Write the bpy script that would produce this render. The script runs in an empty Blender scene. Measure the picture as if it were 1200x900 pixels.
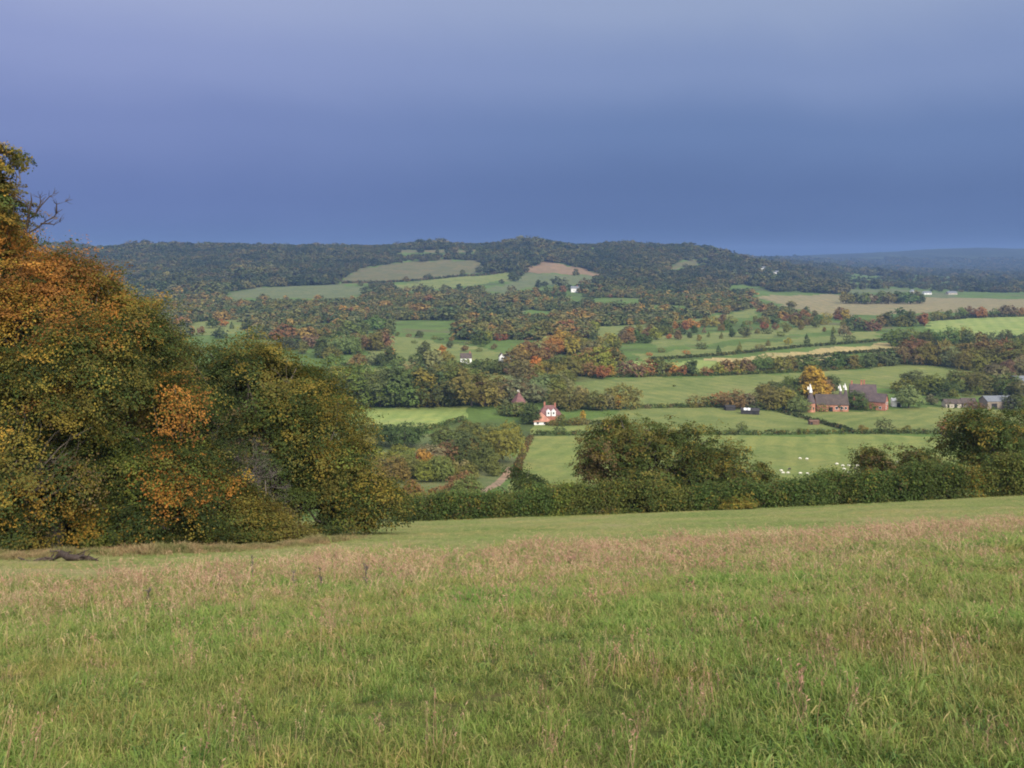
import bpy, bmesh, math, random
import numpy as np
from mathutils import Vector, Matrix

random.seed(7)
rng = np.random.default_rng(11)
scene = bpy.context.scene
COL = scene.collection
F, CX, HY = 1100.0, 600.0, 300.0          # focal length and principal point of the 1200 x 900 photo
EXPO = 1.15

# ------------------------------------------------------------------ terrain height
def pchip(xs, ys):
    xs = np.array(xs, float); ys = np.array(ys, float)
    h = np.diff(xs); d = np.diff(ys) / h
    m = np.zeros_like(ys); m[0] = d[0]; m[-1] = d[-1]
    for i in range(1, len(xs) - 1):
        if d[i-1] * d[i] > 0:
            w1 = 2*h[i] + h[i-1]; w2 = h[i] + 2*h[i-1]
            m[i] = (w1 + w2) / (w1/d[i-1] + w2/d[i])
    def f(x):
        x = np.clip(np.asarray(x, float), xs[0], xs[-1])
        i = np.clip(np.searchsorted(xs, x) - 1, 0, len(xs) - 2)
        t = (x - xs[i]) / h[i]
        return ((1+2*t)*(1-t)**2*ys[i] + t*(1-t)**2*h[i]*m[i] + t*t*(3-2*t)*ys[i+1] + t*t*(t-1)*h[i]*m[i+1])
    return f
def sm(a, b, x):
    t = np.clip((np.asarray(x, float) - a) / (b - a), 0, 1); return t*t*(3-2*t)

near_d = [0, 5, 12, 20, 32, 50, 75, 105]
near_z = [-1.6 - .27*d + 5.9e-5*d*d for d in near_d]
Zc = pchip(near_d + [150, 200, 250, 300, 350, 400, 450, 500, 600, 900, 1300],
           near_z + [-41.0, -53.5, -64.8, -74, -81, -85.5, -87.6, -88.6, -89.2, -89.6, -88.5])
def ztab(tab):
    return pchip([a for a, _ in tab], [-(b-300)/F*a for a, b in tab])
Zhill = ztab([(0, 300), (1000, 398.5), (1300, 374.5), (1600, 353), (2000, 333), (2300, 318), (2600, 302), (2900, 290.2), (3300, 289), (6000, 294), (14500, 298)])
Zplain = ztab([(0, 300), (1000, 398.5), (1300, 374.5), (1600, 361), (2000, 349), (3000, 332.5), (5000, 319.5), (7000, 313), (14500, 306.5)])
Ahill = pchip([-900, 120, 300, 460, 550, 620, 680, 720, 760, 800, 840, 880, 920, 1000, 1080, 1160, 2000],
              [.90, .93, .95, .97, 1.02, 1.02, 1.0, 1.03, .97, .88, .73, .57, .43, .2, .06, 0, 0])
Yridge = pchip([-900, 830, 870, 920, 1000, 1060, 1100, 1150, 1200, 1400, 2000],
               [306, 305, 302.5, 300.5, 297, 294.2, 291.8, 290.4, 291.4, 294, 300])
def wob(x, y):
    return (np.sin(x*.013+1.3)*np.sin(y*.011+.4) + .6*np.sin(x*.027+y*.019+2.) + .4*np.sin(x*.05-y*.043))
def height(x, y):
    x = np.asarray(x, float); y = np.asarray(y, float)
    yy = np.maximum(y, 0)
    t = np.clip(x / np.maximum(yy, 2.0), -1.2, 1.2)
    px = CX + F*t
    z = Zc(yy)
    tt = np.clip(t, -.8, .8)
    z = z - (.036*tt + .016*tt*tt) * -1.0 * np.minimum(yy, 120) * (1 - sm(170, 430, yy))
    far = Zplain(yy) + Ahill(px) * (Zhill(yy) - Zplain(yy))
    z = np.where(yy > 1000, far * sm(1000, 1300, yy) + z * (1 - sm(1000, 1300, yy)), z)
    zr = (300 - Yridge(px)) / F * 8500
    z = z + (zr - z) * sm(5800, 8500, yy) * sm(780, 900, px)
    z = z + wob(x, y) * (.35*sm(130, 400, yy) + 1.6*sm(1300, 2600, yy))
    z = z + .05*np.sin(x*1.1+.5)*np.sin(y*.9) * (1 - sm(40, 80, yy)) + .12*np.sin(x*.23+1.)*np.sin(y*.19)*sm(2, 12, yy)*(1 - sm(110, 160, yy))
    up = np.maximum(-y, 0)
    z = z + .18*np.minimum(up, 150) - .0006*np.minimum(up, 150)**2
    return z
_D = np.geomspace(2.0, 14000, 9000)
def at(px, py):
    """ground point seen at a photo pixel (first hit of the terrain)"""
    tx = (px - CX) / F; tz = -(py - HY) / F
    hz = height(tx*_D, _D)
    below = np.nonzero(hz >= tz*_D)[0]
    i = below[0] if len(below) else len(_D) - 1
    i = max(i, 1)
    a0 = tz*_D[i-1] - hz[i-1]; a1 = tz*_D[i] - hz[i]
    f = a0 / (a0 - a1) if a0 != a1 else 0
    d = _D[i-1] + (_D[i] - _D[i-1]) * min(max(f, 0), 1)
    x = tx*d
    return Vector((x, d, float(height(x, d))))
def at_d(px, d):
    x = (px - CX) / F * d
    return Vector((x, d, float(height(x, d))))
def pt(px, py, d):
    return np.array([(px - CX) / F * d, d, -(py - HY) / F * d])

# ------------------------------------------------------------------ object helpers
def link(o, parent=None):
    COL.objects.link(o)
    if parent: o.parent = parent
    return o
def tag(o, label=None, cat=None, group=None, kind=None):
    if label: o['label'] = label
    if cat: o['category'] = cat
    if group: o['group'] = group
    if kind: o['kind'] = kind
    return o
def empty(name, loc, rz=0.0):
    o = bpy.data.objects.new(name, None); link(o)
    o.empty_display_size = .5
    o.location = loc; o.rotation_euler = (0, 0, rz)
    return o
def np_mesh(name, V, Q=None, T=None, mats=(), mat_idx=None, tint=None, rnd=None, smooth=False):
    V = np.asarray(V, np.float32)
    nq = 0 if Q is None else len(Q); nt = 0 if T is None else len(T)
    me = bpy.data.meshes.new(name)
    me.vertices.add(len(V)); me.vertices.foreach_set('co', V.ravel())
    li = []
    if nq: li.append(np.asarray(Q, np.int32).ravel())
    if nt: li.append(np.asarray(T, np.int32).ravel())
    li = np.concatenate(li)
    me.loops.add(len(li)); me.loops.foreach_set('vertex_index', li)
    tot = np.concatenate([np.full(nq, 4, np.int32), np.full(nt, 3, np.int32)])
    st = np.concatenate([[0], np.cumsum(tot)[:-1]]).astype(np.int32)
    me.polygons.add(nq + nt); me.polygons.foreach_set('loop_start', st)
    for m in mats: me.materials.append(m)
    if mat_idx is not None: me.polygons.foreach_set('material_index', np.asarray(mat_idx, np.int32))
    me.update(calc_edges=True)
    me.polygons.foreach_set('use_smooth', np.full(nq + nt, smooth))
    if tint is not None:
        a = me.attributes.new('tint', 'FLOAT_COLOR', 'FACE')
        c = np.ones((nq + nt, 4), np.float32); c[:, :3] = tint
        a.data.foreach_set('color', c.ravel())
    if rnd is not None:
        a = me.attributes.new('rnd', 'FLOAT', 'FACE')
        a.data.foreach_set('value', np.asarray(rnd, np.float32))
    return me

# ------------------------------------------------------------------ materials
class NT:
    def __init__(s, name):
        s.m = bpy.data.materials.new(name); s.m.use_nodes = True
        s.t = s.m.node_tree; s.t.nodes.clear()
        s.out = s.n('ShaderNodeOutputMaterial')
    def n(s, typ, **kw):
        nd = s.t.nodes.new(typ)
        for k, v in kw.items():
            if k.startswith('i_'):
                nd.inputs[k[2:].replace('_', ' ')].default_value = v
            else: setattr(nd, k, v)
        return nd
    def l(s, a, b): s.t.links.new(a, b)
    def ramp(s, fac, stops, interp='LINEAR'):
        r = s.n('ShaderNodeValToRGB'); r.color_ramp.interpolation = interp
        e = r.color_ramp.elements
        while len(e) < len(stops): e.new(.5)
        for el, (p, c) in zip(e, stops):
            el.position = p; el.color = (*c, 1)
        s.l(fac, r.inputs[0]); return r.outputs[0]
    def noise(s, vec, scale, detail=4, rough=.55, dist=0.0):
        nd = s.n('ShaderNodeTexNoise'); nd.inputs['Scale'].default_value = scale
        nd.inputs['Detail'].default_value = detail; nd.inputs['Roughness'].default_value = rough
        nd.inputs['Distortion'].default_value = dist
        s.l(vec, nd.inputs['Vector']); return nd.outputs['Fac']
    def mix(s, fac, a, b, mode='MIX'):
        nd = s.n('ShaderNodeMix'); nd.data_type = 'RGBA'; nd.blend_type = mode
        for sock, v in ((nd.inputs[0], fac), (nd.inputs[6], a), (nd.inputs[7], b)):
            if hasattr(v, 'is_linked'): s.l(v, sock)
            elif isinstance(v, tuple): sock.default_value = (*v, 1)
            else: sock.default_value = v
        return nd.outputs[2]
    def pos(s): return s.n('ShaderNodeNewGeometry').outputs['Position']
    def scalevec(s, vec, sc):
        nd = s.n('ShaderNodeVectorMath', operation='MULTIPLY'); s.l(vec, nd.inputs[0]); nd.inputs[1].default_value = sc
        return nd.outputs[0]
    def finish(s, col, rough=.85, spec=.2, trans=0.0, bump=None, bump_d=.05, bump_s=.5):
        p = s.n('ShaderNodeBsdfPrincipled')
        if hasattr(col, 'is_linked'): s.l(col, p.inputs['Base Color'])
        else: p.inputs['Base Color'].default_value = (*col, 1)
        p.inputs['Roughness'].default_value = rough
        p.inputs['Specular IOR Level'].default_value = spec
        if bump is not None:
            b = s.n('ShaderNodeBump'); b.inputs['Distance'].default_value = bump_d; b.inputs['Strength'].default_value = bump_s
            s.l(bump, b.inputs['Height']); s.l(b.outputs[0], p.inputs['Normal'])
        sh = p.outputs[0]
        if trans:
            tr = s.n('ShaderNodeBsdfTranslucent')
            if hasattr(col, 'is_linked'): s.l(col, tr.inputs[0])
            else: tr.inputs[0].default_value = (*col, 1)
            mx = s.n('ShaderNodeMixShader'); mx.inputs[0].default_value = trans
            s.l(sh, mx.inputs[1]); s.l(tr.outputs[0], mx.inputs[2]); sh = mx.outputs[0]
        s.l(sh, s.out.inputs['Surface'])
        return s.m

def leaf_tint_mat(name):
    k = NT(name); a = k.n('ShaderNodeAttribute', attribute_name='tint')
    return k.finish(a.outputs['Color'], rough=.75, spec=.1, trans=.4)
def leaf_object_mat(name):
    k = NT(name)
    oi = k.n('ShaderNodeObjectInfo'); a = k.n('ShaderNodeAttribute', attribute_name='rnd')
    v = k.ramp(a.outputs['Fac'], [(0, (.7, .72, .7)), (.6, (1.1, 1.1, 1.05)), (1, (1.75, 1.65, 1.3))])
    c = k.mix(1.0, oi.outputs['Color'], v, 'MULTIPLY')
    return k.finish(c, rough=.7, spec=.15, trans=.2)
def leaf_random_mat(name, stops=None, patchy=0):
    k = NT(name)
    oi = k.n('ShaderNodeObjectInfo'); a = k.n('ShaderNodeAttribute', attribute_name='rnd')
    c0 = k.ramp(oi.outputs['Random'], stops or [(0, (.028, .042, .02)), (.2, (.04, .055, .022)), (.38, (.06, .068, .028)),
        (.52, (.04, .052, .026)), (.64, (.085, .085, .032)), (.78, (.078, .066, .036)), (.88, (.065, .075, .04)),
        (.95, (.085, .075, .034)), (1, (.095, .085, .035))])
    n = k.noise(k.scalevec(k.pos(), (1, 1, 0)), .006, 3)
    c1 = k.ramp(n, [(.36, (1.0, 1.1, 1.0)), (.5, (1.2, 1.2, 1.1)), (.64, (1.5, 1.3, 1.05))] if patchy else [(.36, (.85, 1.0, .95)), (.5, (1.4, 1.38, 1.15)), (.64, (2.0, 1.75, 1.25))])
    v = k.ramp(a.outputs['Fac'], [(0, (.6, .62, .6)), (.6, (1., 1., 1.)), (1, (1.6, 1.5, 1.2))])
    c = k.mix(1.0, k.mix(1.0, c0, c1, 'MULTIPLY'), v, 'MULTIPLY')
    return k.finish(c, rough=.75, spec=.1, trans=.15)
def bark_mat(name, c1=(.06, .05, .04), c2=(.13, .11, .09)):
    k = NT(name); n = k.noise(k.scalevec(k.pos(), (6, 6, 1.2)), 1.5, 5)
    return k.finish(k.ramp(n, [(.3, c1), (.7, c2)]), rough=.9, bump=n, bump_d=.03)
def field_mat(name, c1, c2, c3=None, scale=.03, stripe=None):
    k = NT(name); P = k.pos(); Pxy = k.scalevec(P, (1, 1, 0))
    n = k.noise(Pxy, scale, 6, .62, .6)
    st = [(.3, c1), (.55, c2)] + ([(.75, c3)] if c3 else [])
    col = k.ramp(n, st)
    n2 = k.noise(Pxy, .7, 5, .7)
    col = k.mix(1.0, col, k.ramp(n2, [(.3, (.78, .8, .78)), (.7, (1.2, 1.18, 1.15))]), 'MULTIPLY')
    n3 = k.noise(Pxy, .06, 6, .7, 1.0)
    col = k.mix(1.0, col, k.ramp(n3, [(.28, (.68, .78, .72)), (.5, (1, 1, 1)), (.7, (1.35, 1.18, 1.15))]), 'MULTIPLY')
    if stripe:
        w = k.n('ShaderNodeTexWave'); w.wave_type = 'BANDS'; w.bands_direction = 'X'
        w.inputs['Scale'].default_value = stripe[1]; w.inputs['Distortion'].default_value = 2.5; w.inputs['Detail'].default_value = 2
        mp = k.n('ShaderNodeMapping'); mp.inputs['Rotation'].default_value = (0, 0, stripe[0])
        k.l(Pxy, mp.inputs['Vector']); k.l(mp.outputs[0], w.inputs['Vector'])
        col = k.mix(1.0, col, k.ramp(w.outputs['Fac'], [(.15, (.90, .93, .92)), (.8, (1.03, 1.02, 1.02))]), 'MULTIPLY')
    return k.finish(col, rough=.95, spec=.05, bump=n2, bump_d=.25, bump_s=.5)
def plain_mat(name, c, rough=.8, vary=.25, scale=1.2, spec=.2):
    k = NT(name); n = k.noise(k.n('ShaderNodeTexCoord').outputs['Object'], scale, 5, .6)
    lo = tuple(v*(1-vary) for v in c); hi = tuple(min(v*(1+vary), .95) for v in c)
    return k.finish(k.ramp(n, [(.3, lo), (.7, hi)]), rough=rough, spec=spec)
def tile_mat(name, c, lo=.65):
    k = NT(name); ob = k.n('ShaderNodeTexCoord').outputs['Object']
    b = k.n('ShaderNodeTexBrick'); b.inputs['Scale'].default_value = 1.0
    b.inputs['Brick Width'].default_value = .35; b.inputs['Row Height'].default_value = .22; b.inputs['Mortar Size'].default_value = .02
    b.inputs['Color1'].default_value = (*c, 1); b.inputs['Color2'].default_value = (*[v*lo for v in c], 1)
    b.inputs['Mortar'].default_value = (*[v*.6 for v in c], 1)
    mp = k.n('ShaderNodeMapping'); mp.inputs['Rotation'].default_value = (math.radians(60), 0, 0)
    k.l(ob, mp.inputs['Vector']); k.l(mp.outputs[0], b.inputs['Vector'])
    n = k.noise(ob, .5, 5)
    col = k.mix(1.0, b.outputs['Color'], k.ramp(n, [(.3, (.7, .72, .75)), (.7, (1.2, 1.15, 1.1))]), 'MULTIPLY')
    return k.finish(col, rough=.85)

M = {}
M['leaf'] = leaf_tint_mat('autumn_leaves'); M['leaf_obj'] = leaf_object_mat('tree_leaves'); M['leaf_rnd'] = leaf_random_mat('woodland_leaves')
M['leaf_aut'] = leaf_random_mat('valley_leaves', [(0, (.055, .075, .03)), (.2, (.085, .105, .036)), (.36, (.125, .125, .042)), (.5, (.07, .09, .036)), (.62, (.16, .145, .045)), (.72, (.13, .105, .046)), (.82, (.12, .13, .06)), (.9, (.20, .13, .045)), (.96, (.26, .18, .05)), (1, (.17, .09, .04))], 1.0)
M['bark'] = bark_mat('bark'); M['grey_bark'] = bark_mat('grey_bark', (.10, .085, .08), (.2, .17, .155))
M['dark_log'] = bark_mat('dark_log', (.03, .022, .018), (.075, .055, .045))

# ------------------------------------------------------------------ fields and terrain sheet
G = dict(
 pasture=((.075, .125, .03), (.10, .15, .04), (.14, .16, .05)),
 bright=((.11, .138, .042), (.138, .158, .052), (.175, .175, .068)),
 sheep=((.16, .17, .055), (.14, .17, .05), (.22, .20, .08)),
 pale=((.16, .21, .06), (.19, .23, .07), (.23, .24, .09)),
 straw=((.26, .215, .095), (.31, .25, .115), (.24, .22, .10)),
 brown=((.17, .15, .08), (.20, .17, .09), (.15, .15, .07)),
 hillolive=((.085, .092, .042), (.11, .105, .05), (.13, .10, .055)),
 scrub=((.09, .12, .045), (.11, .125, .05), (.15, .13, .065)),
 red=((.16, .115, .07), (.19, .13, .078), (.13, .11, .06)),
 hillpale=((.085, .105, .048), (.105, .122, .056), (.12, .118, .06)),
)
SCRUB = 1
FIELDS = [  # name, palette, pixel outline on the ground, stripe
 ('sheep_field', 'sheep', [(622, 511), (700, 510), (860, 510), (1140, 510), (1260, 512), (1290, 585), (1230, 592), (900, 600), (700, 602), (592, 596), (600, 560), (606, 535)], (.3, .035)),
 ('pasture_field', 'bright', [(690, 497), (725, 478), (860, 477), (915, 482), (940, 490), (975, 500), (985, 507), (850, 508), (690, 507)], None),
 ('pasture_field', 'bright', [(915, 482), (1000, 481), (1110, 477), (1200, 479), (1260, 480), (1260, 507), (1000, 507), (985, 505), (940, 489)], (.8, .03)),
 ('small_paddock', 'sheep', [(622, 498), (690, 498), (690, 507), (622, 508)], None),
 ('valley_field', 'bright', [(655, 463), (672, 452), (700, 444), (850, 441), (1000, 433), (1060, 426), (1100, 424), (1150, 430), (1150, 446), (1040, 455), (940, 464), (850, 473), (760, 477), (690, 472)], (-.5, .03)),
 ('pale_field', 'pale', [(400, 477), (552, 476), (548, 488), (500, 504), (400, 498)], (.1, .04)),
 ('slope_field', 'bright', [(425, 420), (452, 394), (500, 398), (600, 414), (585, 424), (500, 422)], None),
 ('pasture_field', 'bright', [(510, 438), (615, 438), (640, 445), (600, 455), (582, 463), (552, 452)], None),
 ('stubble_field', 'straw', [(812, 422), (870, 418), (960, 409), (1048, 402), (1056, 409), (1000, 414), (930, 421), (870, 427)], (.2, .06)),
 ('stubble_field', 'straw', [(870, 430), (935, 422), (975, 419), (960, 428), (900, 435), (850, 437)], (.2, .06)),
 ('pasture_field', 'bright', [(740, 415), (830, 408), (940, 396), (1025, 387), (1030, 398), (940, 406), (840, 416), (760, 422)], None),
 ('pasture_field', 'pale', [(690, 434), (700, 424), (770, 424), (855, 421), (840, 434), (740, 440), (695, 441)], None),
 ('pasture_field', 'bright', [(755, 395), (850, 390), (980, 380), (1030, 382), (930, 392), (830, 402), (770, 408)], None),
 ('pasture_field', 'pale', [(1085, 376), (1200, 369), (1290, 368), (1290, 400), (1180, 404), (1100, 394)], (.4, .02)),
 ('ploughed_field', 'brown', [(882, 347), (985, 345), (1100, 349), (1290, 352), (1290, 362), (1100, 366), (970, 371), (925, 360)], (.1, .02)),
 ('hill_field', 'hillpale', [(262, 344), (300, 337), (400, 333), (447, 340), (400, 349), (275, 350)], None),
 ('rough_hill_field', 'hillolive', [(398, 328), (420, 315), (480, 306), (560, 305), (572, 317), (480, 329), (405, 333)], None),
 ('hill_field', 'bright', [(455, 336), (520, 326), (600, 318), (606, 327), (540, 336), (480, 341)], None),
 ('hill_field', 'hillpale', [(560, 341), (605, 330), (612, 320), (700, 324), (712, 331), (640, 334), (590, 343)], None),
 ('red_hill_field', 'red', [(605, 316), (640, 306), (690, 316), (708, 324), (660, 321), (612, 319)], None),
 ('hilltop_field', 'hillolive', [(455, 295.3), (470, 293), (560, 293), (558, 295.8), (470, 296.4)], None),
 ('hill_field', 'bright', [(205, 392), (225, 377), (285, 374), (300, 384), (270, 392)], None),
 ('hill_field', 'bright', [(770, 379), (850, 369), (872, 362), (900, 362), (880, 370), (850, 377), (790, 384)], None),
 ('far_field', 'hillpale', [(975, 342), (985, 339), (1060, 339), (1085, 342), (1000, 344)], None),
 ('far_field', 'hillpale', [(1085, 349), (1090, 344), (1120, 342), (1122, 350)], None),
 ('pasture_field', 'bright', [(690, 393), (700, 383), (770, 379), (760, 391), (700, 399)], None),
 ('pasture_field', 'pale', [(625, 408), (640, 392), (690, 397), (660, 410)], None),
 ('rough_hill_field', 'hillolive', [(772, 318), (800, 306), (832, 303), (840, 306), (802, 313)], None),
 ('scrub_paddock', 'sheep', [(505, 556), (520, 543), (545, 543), (530, 560), (510, 566)], None),
 ('rough_ground', 'scrub', [(385, 507), (500, 510), (560, 500), (604, 514), (603, 540), (588, 556), (560, 585), (555, 606), (430, 612), (400, 612)], None),
]
def pip(X, Y, poly):
    inside = np.zeros(X.shape, bool); n = len(poly); j = n - 1
    for i in range(n):
        xi, yi = poly[i]; xj, yj = poly[j]
        if yi != yj:
            c = ((yi > Y) != (yj > Y)) & (X < (xj - xi) * (Y - yi) / (yj - yi) + xi)
            inside ^= c
        j = i
    return inside
field_xy = []
for nm, pal, poly, st in FIELDS:
    dense = []
    for a, b in zip(poly, poly[1:] + poly[:1]):
        for f in (0, .34, .67):
            dense.append((a[0] + (b[0]-a[0])*f, a[1] + (b[1]-a[1])*f))
    field_xy.append([tuple(at(*p).xy) for p in dense])
def in_any_field(X, Y):
    r = np.zeros(np.shape(X), bool)
    for p in field_xy: r |= pip(X, Y, p)
    return r
MEADOW_EDGE = [(-200, 700), (0, 686), (120, 677), (300, 664), (420, 655), (600, 644), (800, 634), (1000, 625), (1200, 608), (1400, 595)]
track_c = [at(*p) for p in [(540, 593), (558, 578), (580, 569), (594, 556), (599, 548)]]

az_in = np.radians(np.arange(-30.6, 30.61, .07)); az_out = np.radians(np.concatenate([np.arange(32, 60, 1.0), np.arange(60, 300, 3.0), np.arange(300, 329.4, 1.0)]))
AZ = np.concatenate([az_in, az_out])
rows = [0.6, 1.5, 2.6]
d = 3.6
DD = np.geomspace(3.5, 14000, 20000); YY = 300 - F * height(0*DD, DD) / DD
ycur = 1e9; last = 0
for dd, yv in zip(DD, YY):
    step = 4.5 if yv > 640 else (1.3 if yv > 400 else (.8 if yv > 330 else .45))
    if ycur - yv > step or dd - last > max(3.0, dd*.03):
        rows.append(dd); ycur = yv; last = dd
rows.append(14200.0)
R = np.array(rows)
nA, nR = len(AZ), len(R)
rr, aa = np.meshgrid(R, AZ, indexing='ij')
X = rr*np.sin(aa); Y = rr*np.cos(aa)
Z = height(X, Y)
V = np.stack([X, Y, Z], -1).reshape(-1, 3)
V = np.vstack([V, [[0, 0, float(height(0, 0))]]])
i0 = (np.arange(nR-1)[:, None]*nA + np.arange(nA)[None, :]); nxt = np.roll(np.arange(nA), -1)
i1 = (np.arange(nR-1)[:, None]*nA + nxt[None, :])
Qd = np.stack([i0, i0 + nA, i1 + nA, i1], -1).reshape(-1, 4)[:, ::-1]
cen = V[Qd].mean(1); cx, cy = cen[:, 0], cen[:, 1]
fid = np.full(len(Qd), -1)
for i, p in enumerate(field_xy):
    bx = np.array(p); m = (cx > bx[:, 0].min()) & (cx < bx[:, 0].max()) & (cy > bx[:, 1].min()) & (cy < bx[:, 1].max()) & (fid < 0)
    idx = np.nonzero(m)[0]
    am_ = np.minimum(.0035*cy[idx], 6)
    fid[idx[pip(cx[idx] + am_*np.sin(cy[idx]*.11 + cx[idx]*.06) + .6*am_*np.sin(cx[idx]*.17 + 1), cy[idx] + 2.2*am_*np.sin(cx[idx]*.09 + 2) + am_*np.sin(cx[idx]*.23), p)]] = i
ex = np.array([p[0] for p in MEADOW_EDGE]); ey = np.array([p[1] for p in MEADOW_EDGE])
edge_d = np.array([at(a, b).y for a, b in MEADOW_EDGE])
def meadow_limit(px): return np.interp(px, ex, edge_d)
pxc = CX + F*np.clip(cx/np.maximum(cy, .5), -1.5, 1.5)
mead = (cy < meadow_limit(pxc)) & (fid < 0)
lawn = (~mead) & (cy < 135) & (fid < 0)
fid[mead] = 1000; fid[lawn] = 1001
tr = np.array([p.xy for p in track_c])
dist = np.full(len(cx), 1e9); near = (cy > 180) & (cy < 480) & (cx > -60) & (cx < 60)
for a, b in zip(tr[:-1], tr[1:]):
    ab = b - a; q = np.stack([cx, cy], -1)[near] - a
    t = np.clip((q @ ab) / (ab @ ab), 0, 1)
    dist[near] = np.minimum(dist[near], np.linalg.norm(q - t[:, None]*ab, axis=1))
fid[dist < 1.7] = 1002
farm_ridge = (cy > 5600) & (fid < 0)
fid[farm_ridge] = 1003

def ground_mat():
    k = NT('valley_ground'); Pxy = k.scalevec(k.pos(), (1, 1, 0))
    n = k.noise(Pxy, .012, 6, .6, .5)
    col = k.ramp(n, [(.32, (.06, .075, .028)), (.45, (.075, .115, .03)), (.55, (.09, .14, .035)), (.66, (.10, .10, .045)), (.78, (.11, .085, .05))])
    n2 = k.noise(Pxy, .3, 5, .7)
    col = k.mix(1.0, col, k.ramp(n2, [(.3, (.7, .72, .7)), (.7, (1.25, 1.2, 1.15))]), 'MULTIPLY')
    return k.finish(col, rough=.95, spec=.05, bump=n2, bump_d=.5, bump_s=.6)
def lawn_mat():
    k = NT('mown_grass'); Pxy = k.scalevec(k.pos(), (1, 1, 0))
    n = k.noise(Pxy, .09, 6, .65, .8)
    col = k.ramp(n, [(.3, (.11, .16, .04)), (.46, (.155, .185, .06)), (.58, (.23, .215, .095)), (.7, (.30, .235, .13))])
    n2 = k.noise(k.scalevec(k.pos(), (1, .45, 0)), 2.2, 6, .75)
    col = k.mix(1.0, col, k.ramp(n2, [(.3, (.6, .64, .6)), (.7, (1.3, 1.25, 1.2))]), 'MULTIPLY')
    return k.finish(col, rough=.95, spec=.05, bump=n2, bump_d=.12, bump_s=.7)
def meadow_mat():
    k = NT('meadow_soil'); Pxy = k.scalevec(k.pos(), (1, 1, 0))
    n = k.noise(Pxy, .5, 6, .7)
    col = k.ramp(n, [(.3, (.05, .07, .02)), (.5, (.085, .10, .03)), (.7, (.14, .11, .05))])
    n2 = k.noise(Pxy, 14, 5, .75)
    col = k.mix(1.0, col, k.ramp(n2, [(.3, (.5, .5, .5)), (.7, (1.3, 1.25, 1.2))]), 'MULTIPLY')
    return k.finish(col, rough=.95, spec=.05, bump=n2, bump_d=.06, bump_s=.8)
def ridge_mat():
    k = NT('far_ridge'); Pxy = k.scalevec(k.pos(), (1, .5, 0))
    n = k.noise(Pxy, .0032, 6, .65, .6)
    col = k.ramp(n, [(.35, (.018, .024, .016)), (.52, (.028, .034, .022)), (.6, (.035, .045, .022)), (.68, (.06, .075, .032))])
    return k.finish(col, rough=.95, spec=.05)
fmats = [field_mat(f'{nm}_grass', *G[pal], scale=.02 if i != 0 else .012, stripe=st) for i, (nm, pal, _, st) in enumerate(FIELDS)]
def sub_terrain(name, mask, mat):
    q = Qd[mask]; u, inv = np.unique(q, return_inverse=True)
    me = np_mesh(name, V[u], inv.reshape(-1, 4), mats=[mat], smooth=True)
    o = link(bpy.data.objects.new(name, me)); tag(o, kind='structure'); return o
sub_terrain('ground', fid == -1, ground_mat())
sub_terrain('meadow', fid == 1000, meadow_mat())
sub_terrain('lawn', fid == 1001, lawn_mat())
sub_terrain('path', fid == 1002, field_mat('bare_earth', (.20, .14, .095), (.25, .175, .12), (.16, .12, .075), scale=.3))
sub_terrain('distant_hill', fid == 1003, ridge_mat())
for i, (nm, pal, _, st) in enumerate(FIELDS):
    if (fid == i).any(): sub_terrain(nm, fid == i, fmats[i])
# centre of the polar sheet
me = np_mesh('meadow', np.vstack([V[:nA], V[-1:]]), None, [[nA, (j+1) % nA, j] for j in range(nA)][::1], mats=[bpy.data.materials['meadow_soil']], smooth=True)
tag(link(bpy.data.objects.new('meadow', me)), kind='structure')

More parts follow.
